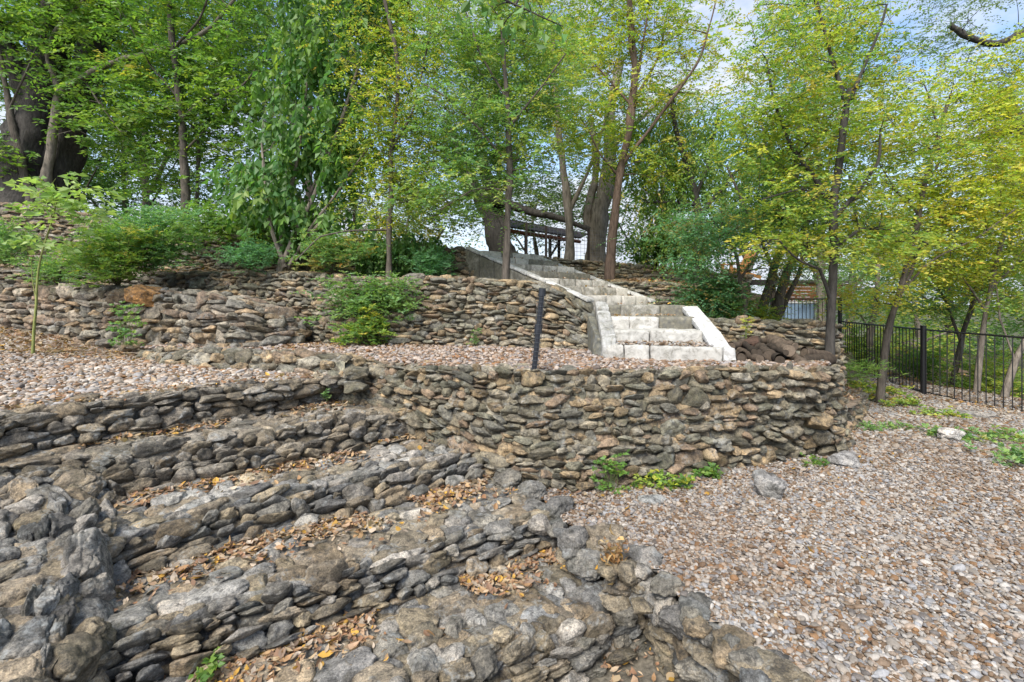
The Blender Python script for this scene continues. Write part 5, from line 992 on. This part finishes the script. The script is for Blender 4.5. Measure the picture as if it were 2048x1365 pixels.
T('live_oak', 'big dark limbed live oak at upper right behind the yellow crown', [([(2140, 620, 0), (2120, 480, 0), (2090, 350, 0), (2040, 250, 0), (2000, 180, 0)], .35, .15), ([(2040, 250, 0), (1960, 280, .3), (1880, 300, .5), (1820, 310, .6)], .16, .06), ([(2105, 420, 0), (2125, 280, 0), (2115, 160, 0), (2060, 40, 0), (2000, 110, 0), (1940, 80, .1), (1900, 50, .2)], .2, .07), ([(2090, 350, 0), (1990, 420, .2), (1900, 430, .4), (1850, 440, .6)], .12, .05)],
  [(1990, 60, 150, 90, .3, 2.), (1900, 330, 150, 80, .8, 1.8), (2020, 230, 110, 120, .5, 2.), (1840, 120, 110, 90, .8, 1.8, .6)], 'oak', .07, 200, 13, ns=7, nl=10, bark=DK, rc=.45)

# distant trees filling the gaps on the horizon
bgs = [(250, 330, 190, 130, 19, 'oak', 'pale grey green tree far behind the left shrub'), (480, 400, 120, 90, 20, 'green', 'distant tree low behind the slim dark trunked tree'), (700, 400, 150, 110, 19, 'oak', 'hazy tree far behind the drooping leaved tree'),
       (820, 460, 120, 50, 17, 'lime', 'low bright green tree beyond the upper wall, left of the staircase'), (1310, 440, 130, 100, 18, 'deep', 'dark bushy tree behind the wire fence'), (1080, 440, 120, 60, 22, 'oak', 'grey green tree low behind the dark roofed shelter'), (1000, 120, 200, 120, 19, 'lime', 'tall yellow green tree high behind the staircase top'), (1640, 120, 110, 130, 19, 'fern', 'tall distant tree behind the right trees, next to the open sky'), (1500, 380, 120, 100, 20, 'green', 'tall distant tree behind the rust tinged shrub'),
       (1700, 470, 170, 150, 19, 'oak', 'distant tree above the cedar outbuilding'), (1900, 560, 180, 160, 18, 'fern', 'distant tree beyond the fence below the oak limbs'), (2080, 520, 120, 200, 17, 'green', 'distant tree at the right edge beyond the fence'),
       (1620, 560, 110, 60, 28, 'deep', 'farthest dark tree behind the cedar outbuilding'), (1830, 680, 110, 70, 15, 'lime', 'low sunlit tree on the slope beyond the fence'), (100, 360, 160, 130, 16, 'deep', 'dark leafy tree behind the old oak trunk'),
       (1330, 300, 100, 130, 22, 'oak', 'tall distant tree just right of the reddish trunk'), (620, 120, 190, 150, 17, 'oak', 'tall distant tree high behind the drooping leaved tree'), (300, 100, 260, 130, 16, 'deep', 'tall dark tree high behind the arching light barked tree')]
for i, (px, py, rx, ry, d, pal, lab) in enumerate(bgs):
    gy = HY + (H - (.5 if px < 1250 else -.6)) / d * F; gy = min(gy, 700)
    T('background_tree', lab, [([(px, gy, 0), (px + rnd.uniform(-10, 10), (gy + py) / 2, 0), (px + rnd.uniform(-20, 20), py, 0), (px, py - ry * .8, 0)], .18, .04), ([(px, (gy + py) / 2, 0), (px - rx * .6, py, .4)], .08, .02), ([(px, (gy + py) / 2, 0), (px + rx * .6, py - ry * .2, -.4)], .08, .02)],
      [(px, py, rx, ry, 0, 2.)], pal, .12, int(rx * ry / 110), d, ns=7, nl=8, bark=GB if i % 2 else MB_, rc=.6, group='trees standing beyond the garden')

# overhanging branch at the top centre
T('overhanging_branch', 'branch with large hanging green leaves at the top centre', [([(900, -60, 0), (960, -20, 0), (1020, 10, 0), (1070, 30, 0), (1120, 55, 0)], .012, .004), ([(1030, 12, 0), (1040, -40, .1)], .01, .006)],
  [(1070, 22, 90, 20, 0, .2), (950, -15, 50, 12, 0, .2, .4)], 'deep', .08, 9, 3.6, 'droop', ns=2, nl=3, asp=.6, bark=DK, rc=.16, twigr=.003, cat='branch', accent='green', af=.5)

# shrubs
def shrub(name, label, px, py, rx, ry, d, dr, pal, size, n, style='fern', accent=None, af=0, ns=8, nl=9, rc=.2, asp=.4, base=None, stems=6, cat='shrub', hang=False, group=None):
    top = P(px, py, d); bs = P(px, py + ry, d) if base is None else P(*base)
    e = group_empty(name, bs); tag(e, label, cat, group)
    p = rng.normal(size=(n, 3)); p /= np.linalg.norm(p, axis=1, keepdims=True); p *= rng.random((n, 1)) ** .4 * (.8 + .45 * vnoise(p * 1.8 + n, 5)[:, None])
    C = np.array([P(px + a[0] * rx * 1.2, py + a[2] * ry * 1.1, d + a[1] * dr * 1.2) for a in p]); tw = MBld(); cr = MBld()
    C = C + rng.normal(0, .06, C.shape) * rx / 60; C = C[:int(n * .75)]; n = len(C); sprays(cr, C, rc * 1.25, ns, nl, pal, size * 1.2, asp, 'up' if style == 'fern' else style, accent, af, tw)
    for q in C[rng.choice(n, min(n, stems * 4), replace=False)]:
        m = (bs + q) / 2 + rng.normal(0, .04, 3); t = np.linspace(0, 1, 6)[:, None]; tube(tw, (1 - t) ** 2 * bs + 2 * t * (1 - t) * m + t * t * q, np.linspace(.007, .002, 6), (.1, .085, .05), 5, False)
    cr.out('foliage', M['leaf'], e, smooth=False); tw.out('stems', M['bark'], e)
    return e
shrub('shrub', 'large spreading shrub with feathery mid green leaves on the left walls', 300, 480, 95, 66, 8.6, .5, 'fern', .055, 190, accent='blue', af=.4, ns=9, nl=11, base=(290, 545, 8.8))
shrub('shrub', 'bright green leafy shrub in front of the larger feathery left shrub', 220, 515, 70, 60, 8.1, .35, 'green', .055, 150, accent='lime', af=.4, base=(235, 575, 8.3))
shrub('shrub', 'small green shrub between the two stone tiers at far left', 110, 545, 35, 28, 8.7, .25, 'fern', .05, 45, base=(115, 570, 8.7))
shrub('shrub', 'low green plants trailing on the wall at the left edge', 18, 490, 60, 45, 8.9, .3, 'fern', .055, 70, base=(10, 530, 9.1))
shrub('shrub', 'small blue green feathery shrub at the foot of the drooping leaved tree', 500, 515, 42, 24, 8.5, .3, 'blue', .045, 60, base=(500, 540, 8.6))
shrub('shrub', 'green shrub with a rusty patch on the middle terrace', 665, 505, 60, 34, 8.3, .35, 'fern', .05, 100, accent='rust', af=.1, base=(665, 545, 8.4))
shrub('shrub', 'bright green fine leaved shrub hanging over the tall brown wall', 745, 602, 92, 50, 7.35, .2, 'fern', .05, 150, accent='green', af=.45, ns=6, nl=9, rc=.19, base=(760, 560, 7.6), asp=.4, style='fern')
shrub('shrub', 'trailing lower tuft of green at the foot of the tall brown wall', 735, 662, 48, 28, 7.15, .15, 'green', .05, 70, accent='yellow', af=.25, base=(745, 690, 7.2), asp=.4, ns=7, rc=.11)
shrub('ivy', 'dark ivy draped over the upper wall left of the staircase', 790, 503, 90, 30, 8.95, .2, 'deep', .07, 110, asp=.8, base=(800, 530, 9.1), nl=6, cat='ivy', style='droop')
shrub('shrub', 'blue green shrub beside the wall end left of the staircase', 862, 530, 34, 26, 8.4, .25, 'blue', .045, 55, base=(862, 555, 8.5))
shrub('shrub', 'low line of leafy plants on top of the upper left wall', 460, 455, 160, 18, 9.9, .5, 'green', .07, 120, base=(460, 472, 9.9), nl=7, asp=.6)
shrub('shrub', 'dense green hedge plant against the wire fence', 1310, 505, 50, 32, 12.2, .4, 'deep', .06, 110, base=(1310, 535, 12.2), accent='green', af=.3)
shrub('shrub', 'bright green shrub at the right end of the wire fence', 1385, 500, 35, 45, 12.4, .5, 'lime', .06, 60, base=(1385, 545, 12.4))
shrub('shrub', 'dark green feathery shrub behind the white capstones', 1430, 600, 55, 45, 8.0, .4, 'deep', .045, 130, accent='blue', af=.4, base=(1430, 645, 8.0))
shrub('shrub', 'yellow green plants in front of the far picket fence', 1500, 635, 45, 30, 8.3, .4, 'lime', .05, 60, accent='yellow', af=.3, base=(1500, 660, 8.3))
shrub('shrub', 'leafy green undergrowth outside the fence behind the tall post', 1730, 705, 50, 40, 13.2, .8, 'lime', .06, 130, base=(1730, 750, 13.2), accent='green', af=.4)
shrub('shrub', 'green undergrowth beyond the fence pickets at middle right', 1840, 735, 60, 45, 11.5, .9, 'green', .06, 110, base=(1840, 790, 11.5), accent='lime', af=.4)
shrub('shrub', 'bright undergrowth beyond the fence at far right', 1985, 770, 90, 60, 10, .9, 'lime', .06, 190, base=(1985, 830, 10), accent='green', af=.3)
# sapling at left
e = tree('sapling', 'pale green sapling with a thin bent stem standing in the left gravel bed', [([(66, 716, 0), (67, 660, 0), (74, 610, 0), (72, 570, 0), (85, 510, 0), (98, 455, 0), (112, 400, 0)], .02, .009), ([(72, 600, 0), (65, 560, 0), (66, 520, 0)], .007, .004)],
  [(115, 385, 75, 40, -.05, .35), (150, 420, 70, 30, -.1, .3, .7), (75, 470, 50, 15, 0, .2, .2)], 'pale', .1, 24, 6.9, ns=3, nl=7, asp=.62, bark=(.2, .22, .07), rc=.26, twigr=.004, jit=.05, cat='sapling')
# climbing plants and weeds
def weed(name, label, px, py, z, rx, h, pal, size, n, cat='weed', asp=.7, style='up', d=None, accent=None, af=0, nl=4, dep=.12, group=None):
    c = G(px, py, z) if d is None else P(px, py, d); e = group_empty(name, c); tag(e, label, cat, group); tw, cr = MBld(), MBld()
    C = c + np.stack([rng.uniform(-rx, rx, n), rng.uniform(-dep, dep, n), rng.random(n) * h], 1)
    sprays(cr, C, size * 1.5, 3, nl, pal, size, asp, style, accent, af, tw, wood=(.1, .15, .04))
    for q in C: tube(tw, [c + [(q[0] - c[0]) * .6, (q[1] - c[1]) * .6, -.01], (c + q) / 2 + [0, 0, .02], q], .002, (.12, .16, .05), 4, False)
    cr.out('leaves', M['leaf'], e, smooth=False); tw.out('stems', M['bark'], e)
weed('vine', 'green heart leaved vine climbing the foot of the long retaining wall', 1222, 985, 0, .12, .3, 'green', .045, 16, 'vine', .8, dep=.03)
weed('vine', 'trailing vine with yellowing leaves on the gravel below the long wall', 1320, 975, 0, .28, .1, 'green', .045, 26, 'vine', .8, accent='yellow', af=.3, dep=.08)
weed('vine', 'upright green vine leaves at the wall base, right of the trailing vine', 1420, 958, 0, .14, .08, 'green', .045, 12, 'vine', .8, dep=.05)
weed('vine', 'green leafy creeper hanging down the bulging left wall', 250, 690, 0, .2, .62, 'fern', .05, 34, 'vine', .8, d=7.1, dep=.04)
weed('weed', 'small weed at the wall corner beside the pale cracked rock', 1628, 935, 0, .12, .08, 'green', .04, 12)
weed('weed', 'low green weeds on the gravel by the end of the curved wall', 1770, 858, 0, .4, .05, 'fern', .04, 28, dep=.15)
weed('weed', 'green ground plants around the pale white rock', 1965, 880, 0, .5, .08, 'fern', .05, 45, dep=.25, accent='lime', af=.4)
weed('weed', 'leafy weeds at the right edge of the gravel', 2035, 925, 0, .3, .12, 'fern', .055, 34, dep=.25)
weed('weed', 'small weed patch between the curved wall and the fence post', 1800, 812, 0, .3, .08, 'lime', .05, 25, dep=.15)
weed('weed', 'sparse weeds in front of the flat rock near the fence', 1880, 832, 0, .35, .05, 'lime', .05, 22, dep=.15)
weed('weed', 'clump of grassy weeds at the foot of the dark trunk beside the wall', 1700, 755, 0, .35, .2, 'green', .1, 60, asp=.12, d=7.2, dep=.3)
weed('weed', 'bushy weed patch on the soil slope below the black post', 1745, 790, 0, .35, .16, 'lime', .06, 50, d=8.2, dep=.4)
weed('weed', 'upright green weed at the foot of the tall brown wall behind the black post', 950, 690, 0, .04, .3, 'fern', .05, 8, d=7.1, dep=.02, asp=.35)
weed('weed', 'small green sprig growing in the lowest riser at the bottom of the photo', 424, 1345, 0, .035, .06, 'green', .04, 6, d=2.4, dep=.03)
weed('weed', 'small sprig at the right end of the top rubble step', 655, 800, 0, .03, .08, 'fern', .03, 5, d=5.1, dep=.02)
weed('seedling', 'bright yellow green plume beside the firewood heap', 1492, 682, 0, .02, .3, 'yellow', .04, 10, d=6.3, dep=.02, asp=.3)

# ------------------------------------------------------------------ fallen leaves
DRY = np.array([[.2, .14, .1], [.3, .24, .18], [.34, .2, .10], [.42, .27, .14], [.28, .15, .08], [.44, .33, .2], [.5, .29, .06], [.22, .13, .08], [.4, .3, .2], [.36, .24, .15], [.42, .34, .26], [.3, .17, .1]])
def dry_leaves(mb, pos, nrm, size, curl=.5, tint=1.):
    n = len(pos); a = rng.normal(size=(n, 3)); nrm = nrm + rng.normal(0, .38, (n, 3)); nrm /= np.linalg.norm(nrm, axis=1, keepdims=True)
    d = np.cross(nrm, a); d /= np.linalg.norm(d, axis=1, keepdims=True); s = np.cross(nrm, d)
    L_ = size * .95 * np.exp(np.clip(rng.normal(0, .42, n), -.9, .75)); W_ = L_ * rng.uniform(.35, .7, n); cu = rng.uniform(-.1, curl, n); cl = rng.uniform(-.1, .45, n)
    us = np.array([0, .3, .65, 1.]); ws = np.array([.06, .85, .8, .03]); V_ = []
    for u, w_ in zip(us, ws):
        for sd_ in (-1, 0, 1):
            off = d * (L_ * (u - .5))[:, None] + s * (W_ * .5 * w_ * sd_)[:, None] + nrm * (L_ * (cu * (u - .5) ** 2 * 2 + cl * abs(sd_) * w_ * .35))[:, None]
            V_.append(pos + off)
    V_ = np.stack(V_, 1).reshape(-1, 3); q = []
    for r_ in range(3):
        for c in range(2): i = r_ * 3 + c; q.append([i, i + 1, i + 4, i + 3])
    f = (np.arange(n)[:, None, None] * 12 + np.array(q)[None]).reshape(-1, 4)
    c = DRY[rng.integers(0, len(DRY), n)] * rng.uniform(.65, 1.15, (n, 1)) * tint; mb.add(V_, f, np.repeat(c, 12, 0))
mb = MBld()
for k in range(5):   # along the back of every tread, thinning outwards
    W_, N_, V_, vv = SURF['step' + str(31 + k)]
    rows = np.nonzero(vv < V_[1] * 1.02)[0]; n = [350, 1600, 2300, 3200, 3000][k]
    fr_ = np.clip(np.abs(rng.normal(.12, .2, n)), 0, 1) if k else rng.uniform(0, 1, n); off = .16 / V_[1] if k else 0; fr_ = off + fr_ * (1 - off)
    ri = rows[np.clip((fr_ * (len(rows) - 1)).astype(int), 0, len(rows) - 1)]; ci = rng.integers(5, W_.shape[1] - 5, n)
    cl = fbm(np.stack([ci * .02, ri * .02, np.full(n, k)], 1), 77, 2) > -.35; ri, ci = ri[cl], ci[cl]
    dry_leaves(mb, W_[ri, ci] + N_[ri, ci] * (.02 + .022 * rng.random((len(ri), 1))), N_[ri, ci] * .4 + [0, 0, .6], .042)
# leafy ground at the bottom right of the steps
n = 800; x = rng.uniform(.2, 1.35, n); y = rng.uniform(1.9, 3.1, n); k = inpoly(x, y, [(.55, 2.0), (1.15, 2.1), (.95, 2.6), (.8, 3.0), (.55, 2.9), (.45, 2.4)])
dry_leaves(mb, np.stack([x[k], y[k], np.full(k.sum(), -.42) + rng.uniform(0, .03, k.sum())], 1), np.array([[0, 0, 1.]] * k.sum()), .045)
o = mb.out('fallen_leaves', M['dry'], smooth=False); tag(o, None, None, None, 'stuff')
mb = MBld()
def strew(poly, n, zf, size=.05, tint=1., cl_=None):
    xs = [p[0] for p in poly]; ys = [p[1] for p in poly]; x = rng.uniform(min(xs), max(xs), n); y = rng.uniform(min(ys), max(ys), n); k = inpoly(x, y, poly)
    if cl_ is not None: k &= fbm(np.stack([x * 2, y * 2, x * 0], 1), 88, 2) > cl_
    x, y = x[k], y[k]; dry_leaves(mb, np.stack([x, y, zf(x, y) + .012 + rng.random(len(x)) * .02], 1), np.array([[0, 0, 1.]] * len(x)), size, tint=tint)
strew([(-9.5, 8.9), (-7, 7.9), (-4.6, 6.85), (-3.2, 7.2), (-3.9, 6.5), (-6.5, 6.7), (-9, 7.6)], 6500, z_left, .06, .85)
strew([(-3.6, 7.9), (-1.3, 7.6), (-1.0, 7.1), (-3.4, 6.75)], 1500, z_up, .05, .85)
strew([(-5.4, 6.6), (-2.0, 5.5), (-2.2, 5.95), (-3.4, 6.4), (-5, 6.8)], 700, z_left, .05)
strew(up, 1200, z_up, .045, 1, .0)
strew(lp, 1800, z_left, .05, 1, -.1)
strew(gp, 3200, z_low, .04, .8, -.1)
strew(gp, 26000, lambda x, y: z_low(x, y) - .006, .02, .62, -.2)
strew([(.2, 4.3), (.45, 3.9), (2, 4.3), (3.6, 4.9), (4.4, 5.9), (3.9, 5.7), (3.2, 5.1), (1.6, 4.6), (.6, 4.35)], 2500, z_low, .035, .75)
strew(lp, 5000, z_left, .024, .7)
strew(up, 6000, z_up, .024, .7)
strew([(6.2, 8.6), (7.6, 8.5), (8.1, 5.5), (7.7, 5.5), (7.2, 8), (6.0, 8.2)], 2200, z_low, .05)
strew([(7.7, 5), (14, 5), (14, 14), (7.6, 12)], 5000, z_low, .07, .6)
strew([(4.0, 6.0), (5.0, 6.9), (7.4, 10.6), (5.5, 8.6), (4.2, 7)], 3500, lambda x, y: z_slope(x, y) + .02, .055)
strew([(4.4, 6.5), (5.1, 7.4), (7.5, 10.6), (8, 13), (6, 13), (3.5, 7.2)], 3500, lambda x, y: z_right(x, y) + .01, .06)
strew([(-9, 10.2), (-4, 9), (-1.3, 7.9), (.3, 7.5), (-.7, 9), (-9, 11)], 2500, z_t2, .06, .8)
strew([(-12, 9.4), (-9.4, 9.05), (-5.3, 7.8), (-4.4, 7.4), (-3.5, 8), (-6, 9.2), (-12, 10.2)], 3000, lambda x, y: np.interp(x, [-6, -4.7, -3.9, -3.4], [1.84, 1.7, 1.5, 1.3]) + .02, .06, .8)
strew([(1.2, 9.8), (1.6, 9.6), (5, 9.7), (4.6, 11), (.7, 10.6)], 1800, lambda x, y: np.interp(x, [0, 1.2, 2, 3.2, 5, 8], [2.25, 2.1, 2.03, 1.98, 1.85, 1.3]) + .12 * sst(9.8, 11, y) + .03, .06)
strew([(-.2, 9.2), (1.0, 7.9), (1.3, 7.0), (2.4, 7.0), (2.3, 7.9), (.9, 9.9)], 260, lambda x, y: 1.62 + .142 * np.floor(np.clip(((x - 1.17) * -.66 + (y - 6.93) * .75 - .12) / .41 + 1, 0, 7)), .04)
strew([(1.3, 5.85), (2.3, 5.6), (2.35, 5.95), (1.3, 6.15)], 150, lambda x, y: x * 0 + 1.155, .035)
strew([(1.4, 6.65), (2.35, 6.65), (2.35, 6.9), (1.4, 6.9)], 130, lambda x, y: x * 0 + 1.465, .035)
o = mb.out('leaf_litter', M['dry'], smooth=False); tag(o, None, None, None, 'stuff')
# curled dead bunch hanging on the border stones
e = group_empty('dead_leaf_bunch', G(1225, 1165, -.15)); tag(e, 'curled bunch of dry golden leaves hanging on the border stones', 'dead leaves')
mb = MBld(); c = G(1222, 1120, 0) + [0, -.08, .06]; pp = c + rng.normal(0, 1, (80, 3)) * [.045, .03, .07]; dry_leaves(mb, pp, rng.normal(size=(80, 3)), .05, 1.2, np.array([1.1, 1.0, .7])); mb.out('leaves', M['dry'], e, smooth=False)
mb = MBld(); tube(mb, [c + [-.05, 0, -.15], c, c + [.04, 0, .1]], .003, (.2, .13, .06), 5); mb.out('stem', M['bark'], e)
for o in bpy.data.objects:
    if '_o' in o: del o['_o']
